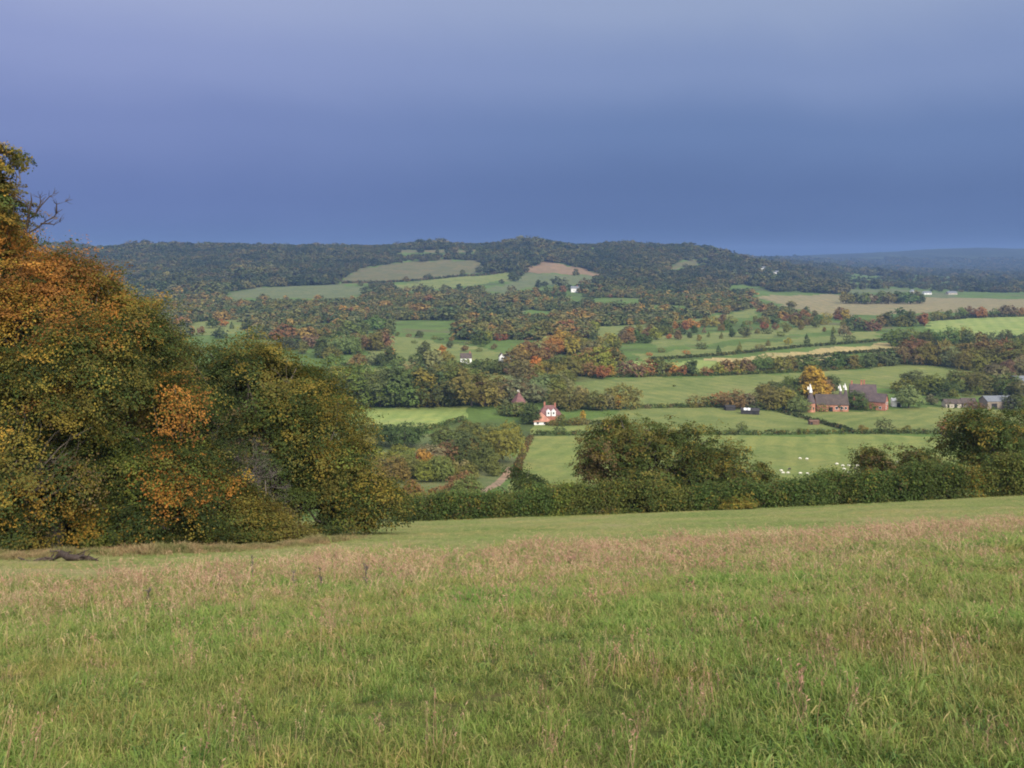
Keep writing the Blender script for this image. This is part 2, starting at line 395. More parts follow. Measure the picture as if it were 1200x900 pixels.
# ------------------------------------------------------------------ foliage
def unit(v): return v / np.maximum(np.linalg.norm(v, axis=-1, keepdims=True), 1e-9)
def lumps(dirs, seed, k=6, amp=1.0):
    r = np.random.default_rng(seed); s = np.zeros(len(dirs))
    for i in range(k):
        w = r.normal(size=3) * (2.0 + i*1.3); s += np.sin(dirs @ w + r.uniform(0, 6.28)) / (1 + .5*i)
    return amp * s / 2.2
def leaf_geo(P, N, size, r, aspect=1.5, fold=.12):
    n = len(P)
    a = unit(np.cross(N, r.normal(size=(n, 3)))); b = np.cross(N, a)
    s = size * r.uniform(.6, 1.35, (n, 1))
    V = np.stack([P - a*s*.5*aspect, P + b*s*.5 + N*s*fold, P + a*s*.5*aspect, P - b*s*.5 + N*s*fold], 1)
    return V.reshape(-1, 3), np.arange(n*4).reshape(n, 4)
def spray_points(lobes, n_spray, per, spread, r, seed, inner=.15, flat=.35, droop=.25, rough=.22, zsq=1.0, cav=0, cthr=-.12):
    """leaf positions gathered in flattened sprays on and inside the lobes"""
    L = np.array(lobes, float)      # x y z r
    w = L[:, 3]**1.7; w = w / w.sum()
    C, O = [], []
    tries = 0; got = 0
    while got < n_spray*(2 if cav else 1) and tries < 12:
        li = r.choice(len(L), size=n_spray*2, p=w); D = unit(r.normal(size=(n_spray*2, 3)))
        rad = 1 + rough*lumps(D*1.0 + li[:, None]*.7, seed)
        f = np.where(r.random(n_spray*2) < inner, r.uniform(.35, .8, n_spray*2), r.uniform(.8, 1.05, n_spray*2))
        D2 = D * np.array([1, 1, zsq])
        P = L[li, :3] + D2 * (L[li, 3] * rad * f)[:, None]
        ok = np.ones(len(P), bool)
        for k in range(len(L)):
            dk = np.linalg.norm((P - L[k, :3]) / np.array([1, 1, zsq]), axis=1)
            ok &= (dk > .72*L[k, 3]) | (r.random(len(P)) < inner*.6) | (li == k)
        C.append(P[ok]); O.append(D[ok]); got += ok.sum(); tries += 1
    C = np.vstack(C); O = np.vstack(O)
    if cav:
        q = C*cav; nz = np.sin(q[:, 0]*1.9 + 1.3*np.sin(q[:, 2]*1.1) + seed)*np.sin(q[:, 2]*2.3 + .8*np.sin(q[:, 0]*1.4)) + .55*np.sin(q[:, 0]*4.1 + q[:, 1]*2.0)*np.sin(q[:, 2]*4.6 + 1) + .4*np.sin(q[:, 1]*2.2 + q[:, 2])
        k_ = nz > cthr; C = C[k_]; O = O[k_]
    C = C[:n_spray]; O = O[:n_spray]
    n = len(C)
    # spray frame: axis leads outward and droops, plane nearly level
    ax = unit(O*np.array([1, 1, .5]) + np.array([0, 0, -droop]) + r.normal(size=(n, 3))*.25)
    up = unit(np.array([0, 0, 1.]) + O*.55 + r.normal(size=(n, 3))*.25); up = unit(up - ax*(up*ax).sum(1, keepdims=True))
    sd = np.cross(up, ax)
    sp = spread * r.uniform(.6, 1.4, (n, 1))
    u = r.uniform(-.8, 1.0, (n, per)); v = r.normal(size=(n, per))*.34*(1.15 - np.abs(u)*.7); wv = r.normal(size=(n, per))*flat*.28
    P = C[:, None] + ax[:, None]*(u*sp)[..., None] + sd[:, None]*(v*sp)[..., None] + up[:, None]*((wv - .18*u*u)*sp)[..., None]
    N = unit(up[:, None]*.8 + O[:, None]*.75 + r.normal(size=(n, per, 3))*.38)
    return P.reshape(-1, 3), N.reshape(-1, 3), np.repeat(np.arange(n), per), C, O

def tubes(chains, sides=6):
    """chains of (points, radii) -> one mesh"""
    Vs, Qs, off = [], [], 0
    for pts, rad in chains:
        pts = np.array(pts, float); m = len(pts)
        tang = np.gradient(pts, axis=0); tang = unit(tang)
        ref = np.array([.31, .87, .39])
        for i in range(m):
            a = np.cross(tang[i], ref); a /= max(np.linalg.norm(a), 1e-6); b = np.cross(tang[i], a)
            th = np.linspace(0, 2*np.pi, sides, endpoint=False)
            Vs.append(pts[i] + rad[i]*(np.cos(th)[:, None]*a + np.sin(th)[:, None]*b))
        for i in range(m-1):
            for j in range(sides):
                k = (j+1) % sides
                Qs.append([off+i*sides+j, off+i*sides+k, off+(i+1)*sides+k, off+(i+1)*sides+j])
        off += m*sides
    return np.vstack(Vs), np.array(Qs)
def bent(a, b, r, n=6, w=.08):
    a = np.array(a, float); b = np.array(b, float); L = np.linalg.norm(b-a)
    t = np.linspace(0, 1, n)[:, None]
    off = np.zeros((n, 3)); 
    for k in range(3):
        off += np.sin(np.pi*t*(k+1)) * r.normal(size=3) * w * L / (k+1)
    return a + (b-a)*t + off
def limbs(base, lobes, r, r0, sides=7):
    L = np.array(lobes, float); top = L[:, :3].mean(0); top[2] = L[:, 2].mean()
    base = np.array(base, float)
    fork = base + (top - base)*np.array([.5, .5, .55])
    ch = [(np.vstack([base - [0, 0, .4], bent(base, fork, r, 5, .03)]), np.array([r0*1.5, r0*1.25, r0, r0*.9, r0*.8, r0*.72]))]
    for x in L:
        f = r.uniform(.45, 1); st = base + (fork-base)*f
        en = x[:3] + unit(x[:3]-st)*x[3]*.6
        p = bent(st, en, r, 8, .06); rad = np.linspace(r0*.5*min(1, .25 + x[3]/2.4), .02, 8)
        ch.append((p, rad))
        for q in range(3 if x[3] > .8 else 1):
            i = r.integers(3, 7); e2 = p[i] + unit(r.normal(size=3) + unit(en-st))*x[3]*.7
            ch.append((bent(p[i], e2, r, 5, .08), np.linspace(rad[i]*.6, .015, 5)))
    return tubes(ch, sides)

def tint_leaves(C0, P, sid, r, pals, patches=(), jitter=.34):
    """colours of single leaves: pals = list of (rgb, weight) chosen per spray, patches = (centre, radius, rgb)"""
    n = sid.max() + 1
    w = np.array([p[1] for p in pals]); w = w/w.sum()
    cc = np.array([p[0] for p in pals])[r.choice(len(pals), n, p=w)]
    cc = cc * r.uniform(1-jitter, 1+jitter, (n, 1))
    for c, rad, rgb, strength in patches:
        dd = np.linalg.norm((C0 - c) * np.array([1, .45, 1]), axis=1) / rad
        dd = dd + .38*np.sin(C0[:, 0]*2.1 + c[0])*np.sin(C0[:, 2]*2.6 + c[2]) ; m = (dd + r.normal(size=n)*.28) < .95
        m &= r.random(n) < strength
        cc[m] = np.array(rgb) * r.uniform(.7, 1.25, (m.sum(), 1))
    col = cc[sid] * r.uniform(.82, 1.2, (len(P), 1)) * (1 + r.normal(size=(len(P), 3))*.05)
    return np.clip(col, .005, .8)

GRN = (.058, .078, .020); DGRN = (.036, .052, .017); OLV = (.118, .107, .026); YOL = (.18, .142, .028); GOLD = (.27, .17, .03)
ORG = (.33, .155, .034); RUST = (.23, .11, .032); BRN = (.13, .095, .042); LIME = (.13, .155, .032)

def big_tree(name, label, cat, d, lobes_px, pals, patches_px=(), n_spray=2200, per=22, leaf=.13, spread=.75, seed=1, base_px=None, trunk=.35, group=None, back=True, rough=.22, droop=.25, flat=.35, zsq=1.0, inner=.15):
    r = np.random.default_rng(seed)
    lob = []
    for px, py, rp, dd in lobes_px:
        c = pt(px, py, d + dd); lob.append([*c, rp*(d+dd)/F])
    for q in list(lob):
        for _ in range(3):
            dv = unit(r.normal(size=3)); dv[2] = dv[2]*.8 + .12
            lob.append([q[0] + dv[0]*q[3]*.85, q[1] + dv[1]*q[3]*.85, q[2] + dv[2]*q[3]*.85, q[3]*r.uniform(.26, .42)])
    if back:
        for px, py, rp, dd in lobes_px[::2]:
            rr_ = rp*(d)/F; c = pt(px, py, d + dd); lob.append([c[0] + r.uniform(-.4, .4)*rr_, c[1] + rr_*1.3 + 1.0, c[2] + r.uniform(-.5, .1)*rr_, rr_*.9])
    L = np.array(lob)
    bx = base_px if base_px is not None else CX + F*L[:, 0].mean()/L[:, 1].mean()
    yd = L[:, 1].mean(); b = at_d(bx, yd)
    root = empty(name, b); tag(root, label, cat, group)
    base = np.array(b)
    Vt, Qt = limbs(base, L, r, trunk)
    o = link(bpy.data.objects.new('trunk', np_mesh('trunk', Vt - base, Qt, mats=[M['bark']], smooth=True)), root)
    if leaf < .2: n_spray = int(n_spray*.36); per = int(per*5.4); leaf *= .62; spread *= 1.95; droop += .25; flat *= .6; inner = .1
    elif cat != 'x': n_spray = int(n_spray*.6); per = int(per*2.8); leaf *= .68; spread *= 1.35; droop += .1
    rough *= 1.35
    P, N, sid, C0, O = spray_points(L, n_spray, per, spread, r, seed, rough=rough, droop=droop, flat=flat, zsq=zsq, inner=inner, cav=0 if seed == 3 else (.55 if d < 80 else .42), cthr=-.12 if d < 80 else -.42)
    gz = height(P[:, 0], P[:, 1]); P[:, 2] = np.maximum(P[:, 2], gz + .15 + r.random(len(P))*.5)
    pat = []
    for px, py, rp, rgb, st in patches_px:
        pat.append((pt(px, py, d - 1.5), rp*d/F, rgb, st))
    col = tint_leaves(C0, P, sid, r, pals, pat)
    Vl, Ql = leaf_geo(P - base, N, leaf, r)
    o = link(bpy.data.objects.new('crown', np_mesh('crown', Vl, Ql, mats=[M['leaf']], tint=col)), root)
    return root

# ---- the wood at the left edge of the meadow
big_tree('beech_tree', 'tallest beech at the far left edge, crown running out of the picture', 'tree', 47,
  [(-68, 250, 58, 0), (-100, 180, 60, 1), (-8, 264, 20, -1), (-20, 188, 24, 0), (-2, 180, 10, 0), (-6, 236, 20, 0), (-30, 222, 26, 0), (4, 268, 14, 0), (-110, 340, 110, 1), (-50, 330, 55, -1), (-100, 470, 105, 0)],
  [(OLV, 4), (YOL, 3), (GRN, 3), (GOLD, 2)], [(0, 180, 26, GOLD, .7), (-20, 300, 50, ORG, .5)], n_spray=5600, seed=3, base_px=-85, trunk=.34, spread=.42, leaf=.15)
big_tree('beech_tree', 'beech with bright orange top beside the leafless branches', 'tree', 48,
  [(22, 335, 48, 0), (70, 332, 38, 0), (104, 328, 22, 0), (60, 385, 62, -1), (122, 374, 34, 0), (10, 410, 75, -1), (98, 430, 62, -1), (40, 300, 22, 0), (150, 395, 34, 1), (40, 480, 70, 0)],
  [(OLV, 5), (YOL, 3), (GRN, 6), (DGRN, 3), (GOLD, .6)],
  [(15, 310, 46, ORG, .6), (60, 312, 40, ORG, .6), (105, 312, 30, RUST, .6), (10, 345, 50, GOLD, .45), (60, 345, 50, RUST, .4), (112, 352, 26, ORG, .55), (0, 375, 40, GOLD, .3), (120, 340, 40, YOL, .4)], n_spray=4200, seed=5, base_px=60, trunk=.45)
big_tree('beech_tree', 'beech with speckled yellow shoulder against the far wooded hill', 'tree', 52,
  [(160, 372, 24, 0), (142, 410, 42, 0), (178, 412, 24, 1), (120, 470, 55, -1), (162, 480, 36, 0), (190, 376, 11, 1), (110, 540, 55, 0), (155, 560, 45, 0)],
  [(OLV, 5), (YOL, 4), (GRN, 5), (DGRN, 2), (BRN, 2), (GOLD, 1)],
  [(195, 380, 30, GOLD, .35), (150, 360, 30, YOL, .6), (135, 440, 50, BRN, .4), (150, 490, 50, OLV, .5)], n_spray=3400, seed=8, base_px=140, trunk=.4)
big_tree('beech_tree', 'low golden olive beech hanging over the dry grass at far left', 'tree', 45,
  [(-10, 500, 58, 0), (45, 505, 45, 0), (18, 560, 58, -1), (72, 540, 36, 0), (-40, 590, 50, 0), (20, 610, 36, -1), (85, 500, 26, 0)],
  [(OLV, 5), (YOL, 3), (GOLD, .8), (GRN, 6), (DGRN, 3), (BRN, 1.5)],
  [(15, 470, 30, YOL, .6), (75, 500, 34, YOL, .6), (8, 580, 18, GOLD, .7), (45, 570, 24, GOLD, .4), (100, 520, 18, RUST, .4), (25, 460, 12, RUST, .6)], n_spray=3000, seed=13, base_px=0, trunk=.3, droop=.5)
big_tree('beech_tree', 'dark green beech with hanging bright orange sprays in the wood', 'tree', 49,
  [(200, 468, 28, 0), (170, 540, 42, 0), (205, 545, 34, 0), (120, 590, 48, 0), (185, 600, 38, -1), (225, 598, 30, 0), (75, 610, 40, 0), (140, 525, 45, 0)],
  [(OLV, 4), (GRN, 7), (DGRN, 5), (LIME, 1.2), (YOL, 1)],
  [(208, 450, 30, ORG, .5), (200, 484, 20, ORG, .7), (182, 522, 14, ORG, .5), (205, 570, 28, ORG, .5), (194, 595, 22, GOLD, .5), (102, 600, 20, GOLD, .8), (225, 470, 30, RUST, .3), (150, 555, 34, LIME, .5), (120, 610, 30, LIME, .3)], n_spray=3800, seed=17, base_px=170, trunk=.35)
big_tree('broadleaf_tree', 'broad round green and olive tree at the right end of the wood', 'tree', 60,
  [(255, 432, 34, 1), (300, 437, 40, 0), (345, 455, 40, 0), (225, 440, 36, 1), (372, 495, 44, 0), (392, 540, 40, 0), (310, 500, 66, 0), (262, 500, 50, 0), (424, 572, 33, 0), (442, 586, 26, 0), (395, 595, 34, -1), (345, 585, 44, -1), (300, 585, 40, 0)],
  [(OLV, 6), (GRN, 7), (DGRN, 3), (YOL, 2.4), (LIME, .8)],
  [(380, 450, 40, YOL, .45), (270, 405, 40, YOL, .4), (410, 510, 30, YOL, .3), (440, 560, 34, YOL, .4), (235, 460, 52, DGRN, .9), (300, 530, 50, DGRN, .6), (330, 590, 45, GRN, .7), (265, 520, 40, BRN, .3)], n_spray=5200, per=20, leaf=.16, spread=.85, seed=21, base_px=330, trunk=.45)  # dark green patch at the left paints the shaded gap between crowns
big_tree('shrub', 'orange tipped shrub at the foot of the wood left of the bare twigs', 'shrub', 52,
  [(258, 585, 26, 0), (275, 605, 24, 0), (240, 612, 26, 0), (295, 618, 18, 0)], [(OLV, 5), (GRN, 4), (YOL, 2)], [(260, 568, 20, ORG, .7), (268, 575, 14, GOLD, .6)], n_spray=900, seed=23, base_px=262, trunk=.08, back=False)
big_tree('shrub', 'small olive shrub at the edge of the wood over dry grass', 'shrub', 53,
  [(312, 612, 18, 0), (330, 622, 13, 0), (300, 626, 12, 0), (345, 630, 8, 0)], [(OLV, 6), (YOL, 3), (BRN, 1)], n_spray=500, seed=29, base_px=315, trunk=.06, back=False)
big_tree('broadleaf_tree', 'dark tree deep in the wood behind the orange topped beech', 'tree', 62, [(40, 420, 80, 0), (110, 420, 60, 1), (10, 500, 90, 0), (130, 500, 80, 1), (70, 570, 90, 0)], [(DGRN, 5), (GRN, 5), (OLV, 2)], n_spray=1500, per=16, leaf=.26, spread=1.2, seed=31, trunk=.4)
big_tree('broadleaf_tree', 'dark tree deep in the wood behind the bare grey twigs', 'tree', 70, [(220, 470, 50, 0), (200, 530, 60, 0), (260, 540, 60, 0), (190, 600, 50, 0)], [(DGRN, 5), (GRN, 5), (OLV, 2)], n_spray=1100, per=16, leaf=.26, spread=1.2, seed=37, trunk=.35)
for q, (px, d_) in enumerate([(-170, 45), (-260, 52), (-40, 75), (-130, 70)]):
    big_tree('broadleaf_tree', ['green beech left of the tallest beech', 'leftmost green beech of the wood', 'green tree at the back of the wood', 'second green tree at the back of the wood'][q], 'tree', d_,
      [(px, 330, 80, 0), (px+50, 400, 80, 0), (px-50, 410, 80, 0), (px, 500, 90, 0)], [(OLV, 4), (GRN, 5), (YOL, 2)], n_spray=900, per=16, leaf=.26, spread=1.2, seed=41+q, trunk=.4)

def branchy(name, label, cat, base, hgt, seed, r0, levels, mat, lean=(0, 0, 0), spread=.55, nb=4, part=None, first=.35):
    r = np.random.default_rng(seed); ch = []
    def grow(p, dirv, L, rad, lev):
        e = p + dirv*L; pts = bent(p, e, r, 6, .06); ch.append((pts, np.linspace(rad, rad*.45, 6)))
        if lev == 0: return
        for k in range(nb):
            i = r.integers(2 if lev < levels else int(6*first), 6); dv = unit(dirv*1.0 + r.normal(size=3)*spread + np.array([0, 0, .15]))
            grow(pts[i], dv, L*r.uniform(.45, .7), rad*.5, lev-1)
    base = np.array(base, float)
    grow(base - [0, 0, .3], unit(np.array([lean[0], lean[1], 1.])), hgt, r0, levels)
    Vv, Qv = tubes(ch, 4); 
    o = link(bpy.data.objects.new(name, np_mesh(name, Vv - base, Qv, mats=[mat], smooth=True)))
    o.location = base; tag(o, label, cat); return o
b = at_d(30, 49)
# leafless tree top rising above the orange beech
def bare_top():
    r = np.random.default_rng(4); d_ = 50.5; ch = []
    P_ = lambda a, c: pt(a, c, d_)
    base = np.array(at_d(26, d_))
    ch.append((np.vstack([base - [0, 0, .3], P_(27, 500), P_(29, 400), P_(30, 300), P_(29, 278), P_(34, 250), P_(37, 235), P_(36, 226)]), np.array([.22, .2, .16, .12, .085, .07, .04, .01])))
    arms = [((30, 268), [(24, 258), (18, 250), (12, 247)]), ((32, 258), [(40, 252), (47, 240), (55, 230), (58, 227)]), ((30, 275), [(40, 268), (50, 260), (58, 254), (66, 250), (70, 245)]),
            ((33, 252), [(30, 242), (27, 234), (26, 228)]), ((48, 262), [(56, 262), (64, 263), (70, 260)]), ((44, 246), [(46, 238), (46, 232)]), ((30, 282), [(42, 284), (56, 288), (68, 294), (75, 293)]), ((29, 272), [(22, 268), (16, 266)]), ((66, 250), [(72, 240), (74, 236)])]
    for s_, rest in arms:
        pts = [P_(*s_)] + [P_(*q) for q in rest]
        for q in range(1, len(pts)): pts[q] = pts[q] + np.array([0, r.normal()*.25, 0])
        pts = np.array(pts); ch.append((pts, np.linspace(.055, .012, len(pts))))
        for k in range(9):
            i = r.integers(1, len(pts)); e = pts[i] + unit(unit(pts[i]-pts[i-1]) + r.normal(size=3)*.6 + np.array([0, 0, .25]))*r.uniform(.2, .55)
            ch.append((bent(pts[i], e, r, 4, .08), np.linspace(.016, .006, 4)))
    Vv, Qv = tubes(ch, 5)
    o = link(bpy.data.objects.new('bare_tree', np_mesh('bare_tree', Vv - base, Qv, mats=[M['dark_log']], smooth=True))); o.location = base
    tag(o, 'leafless dark tree poking above the orange beech against the sky', 'tree')
bare_top()
for q, (px, py_, d_, h_) in enumerate([(268, 600, 54.5, 6.2), (305, 600, 56, 6.4)]):
    bb = at_d(px, d_)
    branchy('bare_shrub', ['grey leafless twiggy shrub at the left in front of the round green tree', 'taller grey leafless twiggy shrub in front of the round green tree'][q], 'shrub', bb, h_*.62, 60+q, .06, 5, M['grey_bark'], lean=(.1, -.1, 0), spread=.8, nb=5, first=.2)

# fallen dark log on the dry grass
lg = [at(px, 657.5) for px in (62, 72, 80, 92, 104, 115)]
pts = np.array([np.array(p) + [0, 0, z] for p, z in zip(lg, (.06, .30, .16, .13, .10, .02))])
r_ = np.random.default_rng(2)
ch_ = [(pts, np.array([.05, .13, .12, .10, .08, .03])), (bent(pts[0] + [0, 0, -.05], pts[0] + [-1.5, .2, .0], r_, 6, .06), np.linspace(.09, .04, 6))]
for k_ in range(12):
    i = r_.integers(0, 5); e_ = pts[i] + np.array([r_.normal()*.5, r_.normal()*.25, abs(r_.normal())*.28]); ch_.append((bent(pts[i], e_, r_, 5, .1), np.linspace(.05, .012, 5)))
Vv, Qv = tubes(ch_, 8); Vv = Vv + .018*np.sin(Vv*31)[:, [1, 2, 0]]
o = link(bpy.data.objects.new('fallen_log', np_mesh('fallen_log', Vv - pts[0], Qv, mats=[M['dark_log']], smooth=True))); o.location = pts[0]
tag(o, 'dark fallen log lying in dry grass before the wood', 'log')

# ---- hedgerow across the slope, its trees and bushes
def hedge(name, label, poly_px, h_fn, width, leaf, dens, pals, patches=(), seed=1, lump=.3, per=14, spread=.5, on_d=None):
    r = np.random.default_rng(seed)
    pts = np.array([np.array(at(*p)) for p in poly_px]) if on_d is None else np.array([np.array(at_d(*p)) for p in on_d])
    seg = np.linalg.norm(np.diff(pts, axis=0), axis=1); cum = np.concatenate([[0], np.cumsum(seg)]); Lt = cum[-1]
    n = int(Lt*dens)
    s = r.uniform(0, Lt, n)
    cxp = np.interp(s, cum, pts[:, 0]); cyp = np.interp(s, cum, pts[:, 1])
    i = np.clip(np.searchsorted(cum, s) - 1, 0, len(seg) - 1); tg = unit((pts[1:] - pts[:-1])[:, :2])[i]
    nrm = np.stack([-tg[:, 1], tg[:, 0]], -1)
    Hh = h_fn(CX + F*cxp/cyp) * (1 + lump*(np.sin(s/width*.9 + seed) * .5 + np.sin(s/width*2.3 + 2*seed)*.35 + np.sin(s/width*5.1)*.25))
    th = r.uniform(-.1, np.pi + .1, n); f = np.where(r.random(n) < .15, r.uniform(.5, .9, n), r.uniform(.88, 1.06, n))
    ww = width*.5*(1 + .25*np.sin(s/width*1.7 + 1) + .15*np.sin(s/width*4.3))
    ox = np.sign(np.cos(th))*np.abs(np.cos(th))**.55*ww*f; oz = np.maximum(np.sin(th), 0)**.6*Hh*f
    C = np.stack([cxp + nrm[:, 0]*ox, cyp + nrm[:, 1]*ox, np.zeros(n)], -1); C[:, 2] = height(C[:, 0], C[:, 1]) + np.maximum(oz, .15*r.random(n)*Hh)
    O = unit(np.stack([nrm[:, 0]*np.cos(th), nrm[:, 1]*np.cos(th), np.sin(th)], -1))
    P = C[:, None] + r.normal(size=(n, per, 3))*spread*.55
    N = unit(O[:, None]*.8 + np.array([0, 0, .4]) + r.normal(size=(n, per, 3))*.6)
    sid = np.repeat(np.arange(n), per); P = P.reshape(-1, 3); N = N.reshape(-1, 3)
    gz = height(P[:, 0], P[:, 1]); P[:, 2] = np.maximum(P[:, 2], gz + .05)
    # colour changes from bush to bush along the hedge
    bush = (s/(width*.9) + .3*np.sin(s)).astype(int)
    w = np.array([p[1] for p in pals]); w = w/w.sum(); nb = bush.max() + 2
    bc = np.array([p[0] for p in pals])[r.choice(len(pals), nb, p=w)]; bc2 = np.array([p[0] for p in pals])[r.choice(len(pals), n, p=w)]
    cc = np.where(r.random((n, 1)) < .6, bc[bush], bc2) * r.uniform(.75, 1.25, (n, 1))
    col = np.clip(cc[sid] * r.uniform(.7, 1.35, (len(P), 1)) * (1 + r.normal(size=(len(P), 3))*.06), .005, .8)
    o0 = pts[0].copy()
    Vl, Ql = leaf_geo(P - o0, N, leaf, r)
    # stems
    ch = []
    for q in np.arange(0, Lt, max(width*.7, 1.2)):
        b0 = np.array([np.interp(q, cum, pts[:, 0]), np.interp(q, cum, pts[:, 1]), 0]); b0[2] = height(b0[0], b0[1]); hh = float(h_fn(CX + F*b0[0]/b0[1]))
        ch.append((bent(b0 - o0 - [0, 0, .2], b0 - o0 + [r.normal()*.3, r.normal()*.3, hh*.7], r, 4, .05), np.linspace(.06, .02, 4)))
    Vs, Qs = tubes(ch, 4)
    nl = len(Vl); tint = np.vstack([col, np.full((len(Qs), 3), .06)])
    root = link(bpy.data.objects.new(name, np_mesh(name, np.vstack([Vl, Vs]), np.vstack([Ql, Qs + nl]), mats=[M['leaf'], M['bark']], mat_idx=np.r_[np.zeros(len(Ql)), np.ones(len(Qs))], tint=tint)))
    root.location = o0; tag(root, label, 'hedge')
    return root
HP = [((.07, .105, .028), 6), (GRN, 4), ((.11, .12, .03), 4), (LIME, 1.5), (YOL, 1.6), (BRN, .6)]
hh_ = pchip([400, 480, 560, 700, 850, 950, 1040, 1100, 1200, 1400], [2.0, 2.2, 2.9, 2.9, 2.7, 2.7, 2.9, 3.7, 4.3, 4.4])
hedge('hedgerow', 'long thick green hedgerow crossing the slope below the meadow', None, hh_, 3.8, .15, 85, HP, seed=2, per=26, spread=.6, lump=.3,
      on_d=[(470, 108), (560, 106), (700, 105), (850, 104), (1000, 103), (1100, 103), (1200, 103), (1340, 104)])
big_tree('oak_tree', 'largest spreading oak standing in the hedgerow', 'tree', 110,
  [(712, 527, 30, 0), (742, 520, 30, 0), (778, 517, 29, 0), (815, 527, 31, 0), (850, 546, 26, 0), (760, 553, 42, -1), (820, 563, 36, -1), (878, 556, 19, 0), (700, 548, 22, 0), (896, 560, 10, 0), (795, 580, 34, -1), (750, 585, 30, -1), (728, 503, 14, 0)],
  [((.075, .10, .026), 6), (OLV, 5), (GRN, 4), (YOL, 1), (BRN, .4)], [(705, 525, 36, BRN, .25), (690, 550, 24, BRN, .3), (770, 510, 40, OLV, .5), (780, 570, 60, GRN, .6)],
  n_spray=3000, per=18, leaf=.25, spread=1.0, seed=51, base_px=728, trunk=.45)
big_tree('oak_tree', 'dark oak in the hedgerow at the right edge of the picture', 'tree', 112,
  [(1152, 512, 29, 0), (1192, 508, 30, 0), (1225, 520, 40, 0), (1168, 535, 34, 0), (1138, 497, 15, 0), (1140, 535, 18, 0), (1200, 545, 40, 0)],
  [((.07, .098, .025), 7), (GRN, 4), (OLV, 3), (YOL, .5)], [(1140, 495, 20, YOL, .25)], n_spray=1800, per=18, leaf=.25, spread=1.0, seed=53, base_px=1190, trunk=.4)
for (lob, lab, pals_, sd, dd_, bp) in [
  ([(1030, 543, 17, 0), (1018, 558, 14, 0), (1040, 560, 14, 0)], 'brownish upright bush in the hedgerow right of the sheep', [(OLV, 4), (BRN, 3), (GRN, 3)], 55, 108, 1030),
  ([(1080, 540, 17, 0), (1068, 556, 14, 0), (1098, 552, 16, 0), (1085, 562, 18, 0)], 'wide brown green bush in the hedgerow left of the dark oak', [(OLV, 4), (BRN, 2), (GRN, 4)], 57, 108, 1083),
  ([(606, 562, 17, 0), (590, 574, 13, 0), (622, 572, 15, 0), (612, 582, 18, 0), (640, 585, 12, 0)], 'round dark green bush rising from the hedgerow beside the track', [(DGRN, 5), (GRN, 5)], 59, 112, 610),
  ([(860, 595, 9, 0), (872, 590, 8, 0)], 'small yellowing bush at the foot of the hedgerow', [(YOL, 5), (LIME, 3)], 61, 101, 864)]:
    big_tree('bush', lab, 'bush', dd_, lob, pals_, n_spray=420 if sd != 61 else 160, per=16, leaf=.22, spread=.8, seed=sd, base_px=bp, trunk=.1, back=True)

# ------------------------------------------------------------------ tree models shared by the valley
def proto_shape(kind, r):
    if kind == 'round':
        L = [(0, 0, .62, .33)] + [(.26*math.cos(a), .26*math.sin(a), .50 + r.uniform(-.06, .14), .22) for a in np.arange(0, 6.2, 1.25) + r.uniform(0, 1)] + [(r.uniform(-.12, .12), r.uniform(-.12, .12), .80, .19)]
    elif kind == 'spread':
        L = [(0, 0, .58, .34)] + [(.42*math.cos(a), .42*math.sin(a), .46 + r.uniform(-.06, .14), .25) for a in np.arange(0, 6.2, 1.05) + r.uniform(0, 1)] + [(r.uniform(-.2, .2), r.uniform(-.2, .2), .76, .22)]
    elif kind == 'tall':
        L = [(0, 0, .45, .24), (.08, .05, .65, .21), (-.07, -.03, .82, .16), (.12, -.1, .4, .18), (-.13, .08, .38, .18), (0, .12, .55, .18)]
    elif kind == 'poplar':
        L = [(0, 0, .2, .12), (.02, 0, .4, .15), (0, .02, .6, .14), (-.01, 0, .78, .11), (0, 0, .92, .06)]
    elif kind == 'conifer':
        L = [(0, 0, .12 + .8*i/6, .27*(1 - i/6.6)) for i in range(6)] + [(0, 0, .95, .04)]
    elif kind == 'bush':
        L = [(0, 0, .45, .5)] + [(.5*math.cos(a), .5*math.sin(a), .35 + r.uniform(-.05, .2), .38) for a in np.arange(0, 6.2, 1.3) + r.uniform(0, 1)]
    return L
PROTO = {}
